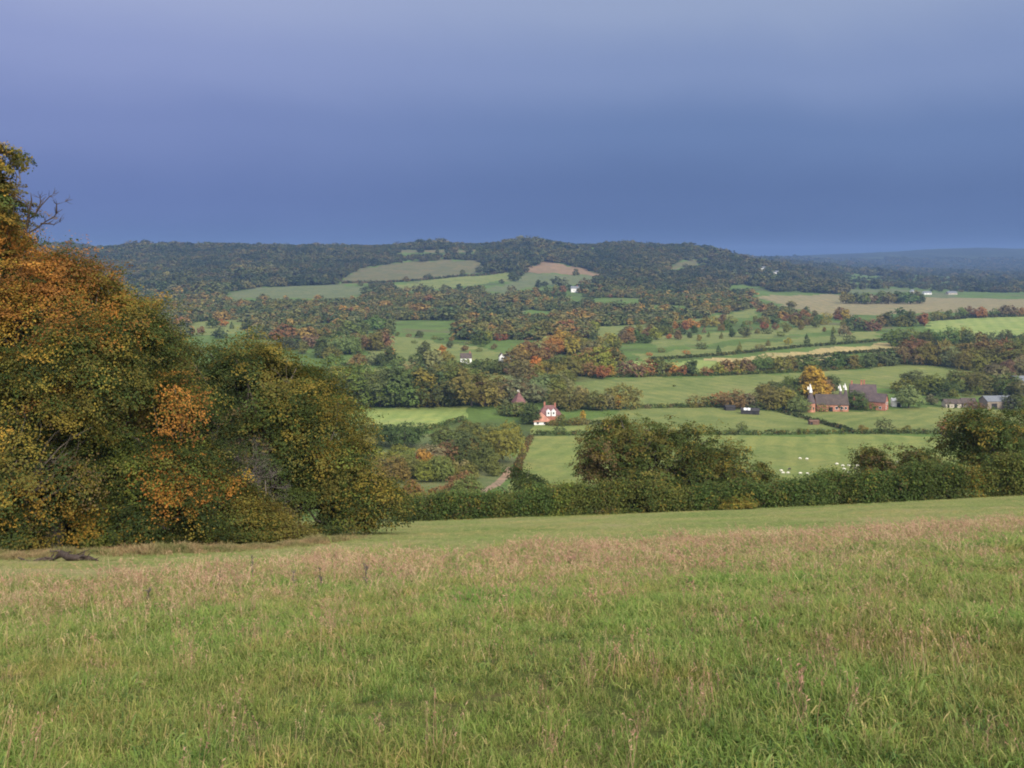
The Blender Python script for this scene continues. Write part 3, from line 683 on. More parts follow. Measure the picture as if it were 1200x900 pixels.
def make_proto(kind, seed, n_spray, per, leaf, spread, mat, trunk=True):
    r = np.random.default_rng(seed); L = proto_shape(kind, r)
    if kind in ('round', 'spread', 'tall'): L = [(x_, y_, (z_ - .15)/.87, r_*1.06) for x_, y_, z_, r_ in L]
    L = list(L) + [(q[0] + q[3]*.8*a_, q[1] + q[3]*.8*b_, q[2] + q[3]*.6*c_, q[3]*.4) for q in L for a_, b_, c_ in r.normal(size=(2 if kind not in ('poplar', 'conifer') else 1, 3))*.6]
    P, N, sid, C0, O = spray_points(L, n_spray, per, spread, r, seed, rough=.34, inner=.08, flat=.6)
    P[:, 2] = np.maximum(P[:, 2], .015)
    Vl, Ql = leaf_geo(P, N, leaf, r, aspect=1.25)
    rn = np.clip(.45 + r.normal(size=sid.max()+1)*.2, 0, 1)[sid]*.6 + r.random(len(P))*.4
    crown = np_mesh('crown', Vl, Ql, mats=[mat], rnd=rn)
    ch = [(np.array([(0, 0, -.06), (0, 0, .12), (.01, 0, .35), (0, 0, .62)]), np.array([.034, .026, .02, .01]))]
    for x in L[1:5]: ch.append((np.array([(0, 0, .22), (x[0]*.5, x[1]*.5, .22 + (x[2]-.22)*.6), x[:3]]), np.array([.014, .010, .004])))
    Vt, Qt = tubes(ch, 5)
    trk = np_mesh('trunk', Vt, Qt, mats=[M['bark']], smooth=True)
    nl = len(Vl)
    both = np_mesh(kind + '_tree', np.vstack([Vl, Vt]), np.vstack([Ql, Qt + nl]), mats=[mat, M['bark']], mat_idx=np.concatenate([np.zeros(len(Ql)), np.ones(len(Qt))]), rnd=np.concatenate([rn, np.full(len(Qt), .5)]))
    return crown, trk, both
for kd in ('round', 'spread', 'tall', 'poplar', 'conifer', 'bush'):
    PROTO[kd] = [make_proto(kd, 100 + 7*q + len(kd), 190 if kd != 'spread' else 240, 9, .062 if kd not in ('poplar', 'conifer') else .045, .10 if kd not in ('poplar', 'conifer') else .06, M['leaf_obj']) for q in range(3)]
    PROTO[kd + '_big'] = [make_proto(kd, 300 + 7*q + len(kd), 520, 12, .034, .085 if kd not in ('poplar', 'conifer') else .055, M['leaf_obj']) for q in range(2)]

COLS = {'dark green': [(.028, .045, .018), (.034, .052, .02), (.038, .056, .026)], 'olive green': [(.075, .08, .024), (.065, .074, .026), (.085, .084, .028)],
  'mid green': [(.05, .075, .022), (.058, .082, .03)], 'yellow green': [(.13, .125, .03), (.115, .12, .035)], 'orange': [(.20, .092, .028), (.175, .088, .028)],
  'rust brown': [(.10, .050, .03), (.115, .06, .032)], 'brown': [(.09, .065, .036), (.08, .06, .04)], 'grey green': [(.10, .11, .062), (.085, .095, .055)],
  'golden yellow': [(.22, .14, .028), (.20, .125, .028)]}
COLS = {k_: [(v[0]*1.75 + .012, v[1]*1.6 + .008, v[2]*1.2) for v in L_] for k_, L_ in COLS.items()}
PAL = {'dark': {'dark green': 7, 'mid green': 3, 'olive green': 3, 'brown': 1}, 'mix': {'dark green': 3, 'olive green': 4, 'mid green': 2, 'brown': 2, 'yellow green': 1, 'orange': .5, 'rust brown': .6, 'grey green': 1},
  'autumn': {'orange': 2, 'rust brown': 2.5, 'yellow green': 2.5, 'olive green': 3, 'brown': 1.5, 'golden yellow': .8, 'dark green': 1}, 'soft': {'olive green': 4, 'grey green': 3, 'mid green': 3, 'brown': 1.2, 'dark green': 1.5},
  'orchard': {'dark green': 4, 'olive green': 3, 'orange': 1, 'brown': 1, 'yellow green': 1}}
NOUN = {'round': 'round tree', 'spread': 'spreading tree', 'tall': 'upright tree', 'poplar': 'narrow tree', 'conifer': 'conifer', 'bush': 'bush'}
NAME = {'round': 'broadleaf_tree', 'spread': 'broadleaf_tree', 'tall': 'broadleaf_tree', 'poplar': 'poplar_tree', 'conifer': 'conifer_tree', 'bush': 'bush'}
recs = []
def tree1(px, py, hpx, kind, colname, label=None, belt=None, wid=1.0):
    p = at(px, py); hm = hpx*p.y/F
    r = random.Random(int(px*131 + py*977))
    c = r.choice(COLS[colname]); c = tuple(v*r.uniform(.85, 1.18) for v in c)
    if hpx >= 22:
        cr, tk, _ = r.choice(PROTO[kind + '_big']); root = empty(NAME[kind], p)
        a = link(bpy.data.objects.new('crown', cr), root); b_ = link(bpy.data.objects.new('trunk', tk), root); a.color = (*c, 1)
    else:
        root = link(bpy.data.objects.new(NAME[kind], r.choice(PROTO[kind])[2])); root.location = p; root.color = (*c, 1)
    root.rotation_euler = (0, 0, r.uniform(0, 6.28))
    sx = hm*wid*r.uniform(.92, 1.12)
    root.scale = (sx, sx, hm)
    tag(root, label, 'bush' if kind == 'bush' else 'tree')
    recs.append((px, kind, colname, belt, root, label)); return root
def belt(poly, n, hr, pal, phrase, kinds, jit=2.0, wid=1.1):
    r = random.Random(int(poly[0][0]*17 + n)); seg = [math.dist(a, b) for a, b in zip(poly, poly[1:])]; Lt = sum(seg)
    names, w = zip(*PAL[pal].items())
    for i in range(n):
        s = (i + .5 + r.uniform(-.35, .35))/n*Lt
        for a, b, l in zip(poly, poly[1:], seg):
            if s <= l or (a, b) == (poly[-2], poly[-1]): break
            s -= l
        f = s/l; px = a[0] + (b[0]-a[0])*f; py = a[1] + (b[1]-a[1])*f + r.uniform(-jit, jit)
        kd = r.choice(kinds)
        tree1(px, py, r.uniform(*hr)*(.62 if kd == 'bush' else 1), kd, r.choices(names, w)[0], None, phrase, wid)
RS = ['round', 'spread', 'spread', 'tall']; RB = ['round', 'spread', 'bush', 'round', 'tall']
# single trees one can point to
tree1(497, 417, 18, 'round', 'dark green', 'dark round tree standing alone in the sloping green field', wid=1.0)
tree1(518, 420, 16, 'poplar', 'orange', 'narrow orange tree in the sloping field right of the dark round tree', wid=1.7)
tree1(457, 418, 12, 'round', 'orange', 'small orange tree at the left foot of the sloping green field')
tree1(953, 468, 42, 'tall', 'golden yellow', 'tall golden yellow tree behind the oast roundel', wid=1.25)
tree1(962, 468, 24, 'round', 'golden yellow', 'lower golden tree between the oast roundel and the long barn roof')
tree1(725, 480, 17, 'poplar', 'golden yellow', 'narrow golden tree beside the green pasture left edge', wid=1.5)
tree1(683, 493, 12, 'poplar', 'golden yellow', 'tiny golden tree between the tile roofed cottage and the big oak', wid=1.6)
tree1(731, 478, 31, 'spread', 'olive green', 'broad olive tree standing before the narrow golden tree')
tree1(1037, 506, 17, 'bush', 'dark green', 'dark round bush in the hedge beyond the sheep field', wid=.75)
tree1(1112, 506, 17, 'bush', 'rust brown', 'reddish brown bush in the hedge beyond the sheep field', wid=.9)
tree1(869, 505, 12, 'bush', 'mid green', 'small green bush in the hedge left of the timber field shelter', wid=.7)
tree1(656, 507, 9, 'bush', 'dark green', 'low dark bush in the paddock hedge below the cottage', wid=1.0)
tree1(1065, 478, 28, 'round', 'grey green', 'greyish round tree right of the white shed at the oast farm', wid=1.0)
tree1(983, 481, 12, 'bush', 'dark green', 'dark bush against the brick front of the long oast barn')
tree1(1019, 481, 11, 'bush', 'mid green', 'green bush at the foot of the brick gabled house')
tree1(963, 482, 11, 'bush', 'olive green', 'olive bush between the oast roundel and the barn front', wid=.9)
tree1(937, 483, 22, 'spread', 'grey green', 'pale spreading tree just left of the oast roundel', wid=1.1)
tree1(1143, 479, 10, 'bush', 'brown', 'brown bush before the narrow dark roofed shed', wid=1.2)
tree1(1188, 480, 20, 'round', 'dark green', 'dark tree at the right end of the boarded barn', wid=1.2)
tree1(657, 498, 13, 'round', 'olive green', 'olive tree at the right corner of the plum tiled house', wid=1.1)
tree1(1003, 480, 24, 'round', 'dark green', 'dark green round tree between the long barn and the brick gable', wid=1.2)
tree1(622, 497, 26, 'tall', 'dark green', 'dark upright yew between the pyramid roof and the tiled cottage', wid=1.3)
tree1(790, 453, 2.6, 'bush', 'dark green', 'tiny dark bush alone in the middle of the long valley field')
tree1(585, 543, 55, 'spread', 'olive green', 'big olive brown tree left of the track', wid=.9)
tree1(548, 545, 46, 'spread', 'dark green', 'dark spreading tree left of the big olive tree by the track', wid=.8)
tree1(474, 525, 36, 'spread', 'dark green', 'dark broad tree below the pale field near the round wood tree', wid=1.0)
tree1(428, 525, 24, 'round', 'yellow green', 'yellow green tree touching the right side of the wood')
tree1(440, 522, 30, 'spread', 'dark green', 'dark tree at the left below the pale field')
# belts
belt([(398, 476), (470, 476), (560, 475)], 15, (38, 50), 'dark', 'the tall belt above the pale field', RS, 1.5)
belt([(395, 468), (470, 462), (550, 462)], 12, (36, 44), 'soft', 'the back row above the pale field', RS, 2)
belt([(560, 474), (610, 473), (660, 468)], 9, (26, 36), 'soft', 'the clump behind the pyramid roof', RS, 1)
belt([(596, 486), (606, 487), (616, 488)], 6, (22, 28), 'soft', 'the bushes hiding the square kiln walls', ['bush'], .6)
belt([(645, 498.5), (665, 498), (690, 497)], 6, (11, 17), 'soft', 'the garden right of the salmon roof', ['bush'], .4)
belt([(650, 480), (690, 480), (720, 480)], 7, (18, 28), 'soft', 'the clump right of the tiled cottage', RB, 2)
belt([(525, 437), (570, 438), (625, 440)], 12, (13, 20), 'dark', 'the row before the white gabled houses', ['round', 'spread'], 1.5)
belt([(612, 452), (650, 446), (690, 438), (722, 428)], 12, (22, 34), 'mix', 'the dark clump below the orange scrub', RS, 3)
belt([(628, 462), (650, 462), (665, 455)], 5, (22, 30), 'soft', 'the pale clump beside the valley field', ['spread', 'round'], 1)
belt([(512, 522), (560, 522), (602, 522)], 9, (22, 30), 'soft', 'the scrub between cottage and pale field', RB, 4)
belt([(400, 540), (450, 545), (500, 555), (540, 560)], 12, (18, 30), 'mix', 'the scrub right of the wood', RB, 5)
belt([(455, 588), (500, 592), (530, 588), (560, 580)], 13, (18, 34), 'soft', 'the rough slope behind the hedgerow', ['bush', 'bush', 'round'], 4)
belt([(440, 566), (480, 562), (520, 560), (555, 560)], 11, (18, 34), 'soft', 'the thicket above the hedgerow left end', RB, 4)
belt([(500, 548), (530, 546), (560, 550), (580, 560)], 7, (22, 36), 'mix', 'the thicket beside the track', RB, 3)
belt([(770, 392), (830, 388), (900, 383), (980, 378)], 16, (8, 13), 'mix', 'the upper orchard edge', ['round', 'bush', 'tall', 'conifer'], 3)
belt([(700, 405), (740, 400), (770, 396)], 8, (10, 16), 'autumn', 'the thicket left of the conifers', RB, 3)
belt([(470, 402), (520, 408), (570, 414)], 5, (6, 9), 'mix', 'the middle of the sloping field', ['bush', 'round'], 2)
belt([(850, 509), (930, 508), (1000, 507), (1100, 507)], 12, (6, 11), 'soft', 'the hedge beyond the sheep field', ['bush', 'bush', 'round'], .5)
belt([(640, 440), (680, 436), (710, 442)], 6, (14, 22), 'mix', 'the thicket at the valley field corner', RB, 3)
belt([(815, 478), (850, 477), (895, 479), (935, 482)], 11, (18, 32), 'mix', 'the row left of the oast roundel', RB, 2)
belt([(755, 478), (790, 477), (820, 477)], 5, (7, 12), 'mix', 'the low hedge above the bright pasture', ['bush'], 1)
belt([(905, 470), (935, 465), (975, 462)], 6, (20, 28), 'dark', 'the dark clump behind the oast farm', RS, 2)
belt([(1050, 462), (1090, 462), (1130, 460), (1200, 463)], 10, (20, 30), 'dark', 'the row behind the farm barns', RS, 3)
belt([(1085, 476), (1110, 468), (1150, 462)], 5, (10, 14), 'mix', 'the bushes before the farm barns', ['bush', 'round'], 1)
belt([(860, 437), (930, 434), (1000, 431), (1060, 426)], 16, (15, 23), 'dark', 'the row between stubble and valley field', RS, 1.5)
belt([(705, 441), (760, 440), (830, 439), (870, 437)], 13, (10, 22), 'autumn', 'the row above the long valley field', RB, 1)
belt([(1060, 425), (1110, 428), (1160, 432), (1210, 428)], 13, (22, 36), 'mix', 'the wood right of the stubble field', RS, 4)
belt([(1050, 408), (1100, 405), (1160, 410), (1210, 405)], 12, (14, 24), 'dark', 'the dark row below the pale right field', RS, 3)
belt([(1140, 446), (1180, 446), (1215, 442)], 6, (20, 30), 'soft', 'the clump above the grey barn roof', RS, 2)
belt([(985, 392), (1020, 386), (1060, 382), (1085, 380)], 10, (14, 22), 'mix', 'the clump left of the pale right field', RS, 3)
belt([(775, 400), (850, 396), (930, 390), (1010, 383)], 18, (6, 13), 'orchard', 'the scattered orchard above the stubble', ['conifer', 'round', 'round', 'tall', 'bush'], 5)
belt([(750, 418), (820, 412), (900, 406), (1000, 398)], 12, (7, 14), 'orchard', 'the pasture just above the stubble', ['conifer', 'round', 'bush'], 3)
belt([(735, 392), (800, 386), (860, 381), (930, 377), (1000, 374)], 22, (9, 15), 'autumn', 'the orange row right of centre', RB, 2)
belt([(690, 420), (715, 410), (740, 402), (760, 398)], 9, (12, 20), 'mix', 'the clump left of the orchard', RB, 3)
belt([(600, 430), (640, 420), (680, 408)], 11, (16, 26), 'autumn', 'the autumn slope below the white cottage', RS, 5)
belt([(560, 400), (600, 398), (650, 390), (700, 386)], 15, (12, 20), 'autumn', 'the autumn scrub above the sloping field', RB, 4)
belt([(450, 393), (500, 396), (560, 405), (600, 414)], 12, (5, 9), 'mix', 'the hedge topping the sloping field', ['bush', 'round'], .6)
belt([(375, 418), (410, 414), (440, 408), (455, 396)], 11, (16, 26), 'mix', 'the copse left of the sloping field', RS, 4)
belt([(385, 436), (430, 430), (480, 428), (530, 428)], 11, (12, 22), 'soft', 'the row below the sloping field', RB, 4)
belt([(300, 398), (360, 396), (420, 392), (460, 388)], 14, (12, 20), 'mix', 'the wood left of the sloping field', RS, 4)
belt([(215, 392), (250, 386), (300, 384)], 7, (8, 14), 'orchard', 'the small green field beyond the wood', ['conifer', 'round'], 3)
belt([(330, 412), (360, 410), (400, 402)], 7, (14, 22), 'mix', 'the slope above the round wood tree', RS, 4)
belt([(985, 355), (1020, 356), (1085, 356)], 13, (11, 16), 'dark', 'the dark copse on the ploughed field', ['round', 'tall'], .8, 1.2)
belt([(1060, 378), (1110, 374), (1200, 369)], 13, (8, 15), 'mix', 'the row above the pale right field', RB, 1)
belt([(890, 388), (940, 382), (985, 376)], 8, (8, 14), 'autumn', 'the right end of the orchard', ['round', 'bush'], 3)

ORD = ['first', 'second', 'third', 'fourth', 'fifth', 'sixth', 'seventh', 'eighth', 'ninth', 'tenth', 'eleventh', 'twelfth', 'thirteenth', 'fourteenth']
from collections import defaultdict
grp = defaultdict(list)
for rc in recs:
    if rc[3]: grp[(rc[3], rc[2], NOUN[rc[1]].split()[-1])].append(rc)
for (ph, cn, noun), L in grp.items():
    L.sort(key=lambda q: q[0])
    if len(L) == 1: L[0][4]['label'] = f'only {cn} {noun} in {ph}'
    else:
        for i, q in enumerate(L):
            pos = 'leftmost' if i == 0 else ('rightmost' if i == len(L)-1 else ORD[i])
            q[4]['label'] = f'{pos} {cn} {noun} in {ph}' if pos in ('leftmost', 'rightmost') else f'{pos} {cn} {noun} from the left in {ph}'
    for q in L: q[4]['group'] = ('bushes' if noun == 'bush' else 'trees') + ' in ' + ph

# field hedges
lowh = lambda v: (lambda px: np.full(np.shape(px), v))
for lab, poly, h_, pal_ in [
  ('low clipped hedge beyond the sheep field', [(622, 510), (700, 509.5), (860, 509.5), (990, 508.5), (1140, 508.5), (1260, 509)], 1.9, HP),
  ('hedge below the tiled cottage paddock', [(640, 497.5), (690, 497), (730, 495)], 1.5, HP),
  ('dark low hedge slanting down past the timber shelter', [(912, 482.5), (930, 487), (950, 492.5), (985, 502), (1000, 507)], 1.5, [(DGRN, 5), (GRN, 3), (BRN, 2)]),
  ('hedge along the top of the bright pasture', [(740, 478.3), (800, 477.6), (862, 476.6)], 2.0, HP),
  ('hedge under the row above the long valley field', [(690, 442.5), (760, 441.5), (850, 440), (930, 436.5), (1000, 432.5), (1060, 426.5)], 2.2, HP),
  ('hedge between the two stubble strips', [(845, 428.5), (880, 426.5), (935, 420.5), (1000, 414.5), (1050, 410.5)], 2.2, [(DGRN, 4), (GRN, 4), (OLV, 1)]),
  ('hedge between orchard pasture and stubble', [(760, 422.5), (840, 417), (940, 407), (1040, 399)], 2.2, [(DGRN, 4), (GRN, 4), (OLV, 2)]),
  ('hedge below the pale field beside the wood', [(400, 502), (460, 505), (500, 505), (545, 492)], 2.4, HP),
  ('orange brown hedge on the rough slope', [(405, 543), (450, 541), (500, 541), (560, 540)], 1.8, [(BRN, 4), (RUST, 2), (GOLD, 1), (OLV, 3)]),
  ('hedge along the right side of the track', [(604, 560), (609, 540), (619, 518), (623, 511)], .45, [(BRN, 4), (OLV, 3), (RUST, 2)]),
  ('hedge on the lower edge of the rough hill field', [(400, 332), (450, 331.5), (520, 326), (600, 318)], 3.0, [(DGRN, 4), (BRN, 3)]),
  ('hedge above the pale right field', [(1085, 376.5), (1140, 372.5), (1250, 369)], 3.0, [(DGRN, 4), (BRN, 2), (OLV, 2)]),
]:
    dm = at(*poly[0]).y
    sz = max(.35, dm*.0009)
    hedge('hedge', lab, poly, lowh(h_), 2.4 + dm*.0006, sz, 6.5/max(1., dm/400), pal_, seed=int(poly[0][0]), per=9, spread=sz*1.2, lump=.25)

# ------------------------------------------------------------------ distant woodland as one mass
def gn_scatter(name, P, rot, scl, idx, protos, coln):
    me = bpy.data.meshes.new(name); me.vertices.add(len(P)); me.vertices.foreach_set('co', np.asarray(P, np.float32).ravel())
    a = me.attributes.new('rot', 'FLOAT_VECTOR', 'POINT'); a.data.foreach_set('vector', np.asarray(rot, np.float32).ravel())
    a = me.attributes.new('scl', 'FLOAT_VECTOR', 'POINT'); a.data.foreach_set('vector', np.asarray(scl, np.float32).ravel())
    a = me.attributes.new('idx', 'INT', 'POINT'); a.data.foreach_set('value', np.asarray(idx, np.int32))
    o = link(bpy.data.objects.new(name, me))
    c = bpy.data.collections.new(coln)
    for p in protos: c.objects.link(p)
    ng = bpy.data.node_groups.new(name + '_scatter', 'GeometryNodeTree')
    ng.interface.new_socket('Geometry', in_out='INPUT', socket_type='NodeSocketGeometry'); ng.interface.new_socket('Geometry', in_out='OUTPUT', socket_type='NodeSocketGeometry')
    N = ng.nodes; gi = N.new('NodeGroupInput'); go = N.new('NodeGroupOutput')
    ci = N.new('GeometryNodeCollectionInfo'); ci.inputs['Collection'].default_value = c; ci.inputs['Separate Children'].default_value = True; ci.inputs['Reset Children'].default_value = True
    ip = N.new('GeometryNodeInstanceOnPoints'); ip.inputs['Pick Instance'].default_value = True
    def na(nm, dt):
        q = N.new('GeometryNodeInputNamedAttribute'); q.data_type = dt; q.inputs['Name'].default_value = nm
        return [s for s in q.outputs if s.enabled and s.name == 'Attribute'][0]
    ng.links.new(gi.outputs[0], ip.inputs['Points']); ng.links.new(ci.outputs[0], ip.inputs['Instance'])
    ng.links.new(na('idx', 'INT'), ip.inputs['Instance Index'])
    ng.links.new(na('rot', 'FLOAT_VECTOR'), ip.inputs['Rotation']); ng.links.new(na('scl', 'FLOAT_VECTOR'), ip.inputs['Scale'])
    ng.links.new(ip.outputs[0], go.inputs[0])
    md = o.modifiers.new('scatter', 'NODES'); md.node_group = ng
    return o
wp = []
for kd, q in (('round', 0), ('spread', 1), ('tall', 2), ('round', 3), ('spread', 4)):
    _, _, bt = make_proto(kd, 500 + q, 80, 6, .13, .13, M['leaf_rnd']); wp.append(bpy.data.objects.new('woodland_tree', bt))
def scatter_wood(n, d0, d1, px0, px1, thr, seed, rows=0.0):
    r = np.random.default_rng(seed)
    y = np.sqrt(r.uniform(d0*d0, d1*d1, n)); px = r.uniform(px0, px1, n); x = (px - CX)/F*y
    nz = np.sin(x*.008 + 1)*np.sin(y*.006 + 2) + .7*np.sin(x*.019 + y*.013) + .5*np.sin(x*.041 - y*.027 + 1.7)
    nz = nz + rows*np.sin(y*.052 + .9*np.sin(x*.011) + x*.006)
    m = (nz > thr) & ~in_any_field(x, y)
    return np.stack([x[m], y[m]], -1)
S = [scatter_wood(11000, 1780, 2500, -60, 850, -3, 1), scatter_wood(8000, 2500, 3120, -60, 900, -3, 2), scatter_wood(2600, 2000, 3100, 820, 990, -.75, 12),
     scatter_wood(6500, 1290, 1800, 150, 880, -.1, 3, 1.2), scatter_wood(3000, 2250, 4200, 880, 1260, -.35, 4), scatter_wood(6500, 4200, 7000, 820, 1280, -.7, 5),
     scatter_wood(1900, 1000, 1290, 170, 420, -.5, 6, .8), scatter_wood(1900, 1000, 1290, 540, 800, -.2, 7, 1.0), scatter_wood(500, 1290, 1800, 800, 960, -.2, 14)]
HOUSE_PX = [(674, 342.5), (877, 320), (894, 316), (909, 321), (1086, 345), (1069, 343), (1115, 345)]
hp = np.array([at(*p).xy for p in HOUSE_PX])
W = np.vstack(S)
for h0 in hp:   # clear the line of sight in front of the far houses
    dn = h0/np.linalg.norm(h0); al = W @ dn; la = np.abs(W[:, 0]*dn[1] - W[:, 1]*dn[0]); L0 = np.linalg.norm(h0)
    W = W[~((la < 13) & (al > L0 - 260) & (al < L0 + 14))]
clump = np.sin(W[:, 0]*.021 + 2*np.sin(W[:, 1]*.009))*.5 + np.sin(W[:, 0]*.0095 + 1.1)*.5
clump = np.sin(W[:, 0]*.021 + 2*np.sin(W[:, 1]*.009))*.5 + np.sin(W[:, 0]*.0095 + 1.1)*.5
hgt = rng.uniform(8, 16, len(W)) * np.where(W[:, 1] > 1750, 1.12 + .36*clump, .85) * np.where(rng.random(len(W)) < .06, 1.35, 1)*np.where(W[:, 1] > 2700, 1 + .35*np.sin(W[:, 0]*.012 + 2*np.sin(W[:, 0]*.004)), 1)
zz = height(W[:, 0], W[:, 1])
tpx = CX + F*W[:, 0]/W[:, 1]; keep = np.ones(len(W), bool); lone = rng.random(len(W)) < .03
for (nm, pal, poly, st), pxy in zip(FIELDS, field_xy):
    dcen = np.mean([q[1] for q in pxy])
    if dcen < 900: continue
    pe = [tuple(q) for q in poly]
    for fr in (.95, .6):
        keep &= ~(pip(tpx, HY - F*(zz + fr*hgt)/W[:, 1], pe) & (W[:, 1] < dcen + 60) & ~lone)
W, hgt, zz = W[keep], hgt[keep], zz[keep]
wx = hgt*rng.uniform(1.0, 1.45, len(W))
wp2 = []
for q, p_ in enumerate(wp):
    m2 = p_.data.copy(); m2.materials[0] = M['leaf_aut']; wp2.append(bpy.data.objects.new('valley_tree', m2))
for nm, lab, mk, pr_, cn in (('woodland', 'distant autumn woodland covering the hills and far plain', W[:, 1] > 1800, wp, 'woodland_models'), ('valley_woodland', 'mixed autumn woods spread over the middle of the valley', W[:, 1] <= 1800, wp2, 'valley_models')):
    k_ = mk.sum()
    o = gn_scatter(nm, np.c_[W, zz][mk], np.c_[np.zeros((k_, 2)), rng.uniform(0, 6.28, k_)], np.c_[wx, wx, hgt][mk], rng.integers(0, 5, k_), pr_, cn)
    tag(o, lab, 'woodland', kind='stuff')

# ------------------------------------------------------------------ buildings
M['brick'] = plain_mat('red_brick', (.31, .125, .085), vary=.4, scale=1.5); M['pinkbrick'] = plain_mat('pale_brick', (.34, .155, .10), vary=.4, scale=1.5)
M['white'] = plain_mat('white_paint', (.66, .65, .63), vary=.06); M['cream'] = plain_mat('cream_render', (.36, .32, .26), vary=.12)
M['stone'] = plain_mat('weathered_boards', (.20, .165, .13), vary=.25); M['dark'] = plain_mat('dark_opening', (.02, .02, .022), vary=.1)
M['glass'] = plain_mat('window_glass', (.03, .035, .045), rough=.15, vary=.1, spec=.6)
M['rtile'] = tile_mat('red_tiles', (.21, .095, .08), .75); M['plum'] = tile_mat('plum_red_tiles', (.19, .095, .09), .7); M['ptile'] = tile_mat('salmon_tiles', (.44, .22, .155), .8); M['btile'] = tile_mat('brown_tiles', (.095, .075, .066)); M['dtile'] = tile_mat('plum_tiles', (.105, .08, .08), .75)
M['gtin'] = plain_mat('grey_sheet_roof', (.13, .14, .155), vary=.2); M['timber'] = plain_mat('brown_timber', (.13, .075, .05), vary=.3); M['blackwood'] = plain_mat('black_boards', (.035, .033, .033), vary=.3)
M['soil'] = plain_mat('farm_yard', (.25, .21, .17), vary=.2)
class MB:
    def __init__(s): s.v = []; s.f = []
    def add(s, vs, fs):
        o = len(s.v); s.v += [tuple(v) for v in vs]; s.f += [tuple(i + o for i in f) for f in fs]
    def box(s, x0, x1, y0, y1, z0, z1):
        s.add([(x0, y0, z0), (x1, y0, z0), (x1, y1, z0), (x0, y1, z0), (x0, y0, z1), (x1, y0, z1), (x1, y1, z1), (x0, y1, z1)],
              [(0, 3, 2, 1), (4, 5, 6, 7), (0, 1, 5, 4), (1, 2, 6, 5), (2, 3, 7, 6), (3, 0, 4, 7)])
    def lathe(s, prof, n=24, cx=0, cy=0):
        vs = [(cx + r*math.cos(2*math.pi*j/n), cy + r*math.sin(2*math.pi*j/n), z) for r, z in prof for j in range(n)]
        fs = [(i*n+j, i*n+(j+1) % n, (i+1)*n+(j+1) % n, (i+1)*n+j) for i in range(len(prof)-1) for j in range(n)]
        s.add(vs, fs); s.f.append(tuple(len(s.v) - n + j for j in range(n)))
    def build(s, name, mat, parent=None, smooth=False):
        me = bpy.data.meshes.new(name); me.from_pydata(s.v, [], s.f); me.materials.append(mat)
        bm = bmesh.new(); bm.from_mesh(me); bmesh.ops.recalc_face_normals(bm, faces=bm.faces); bm.to_mesh(me); bm.free()
        if smooth: me.polygons.foreach_set('use_smooth', [True]*len(me.polygons))
        return link(bpy.data.objects.new(name, me), parent)
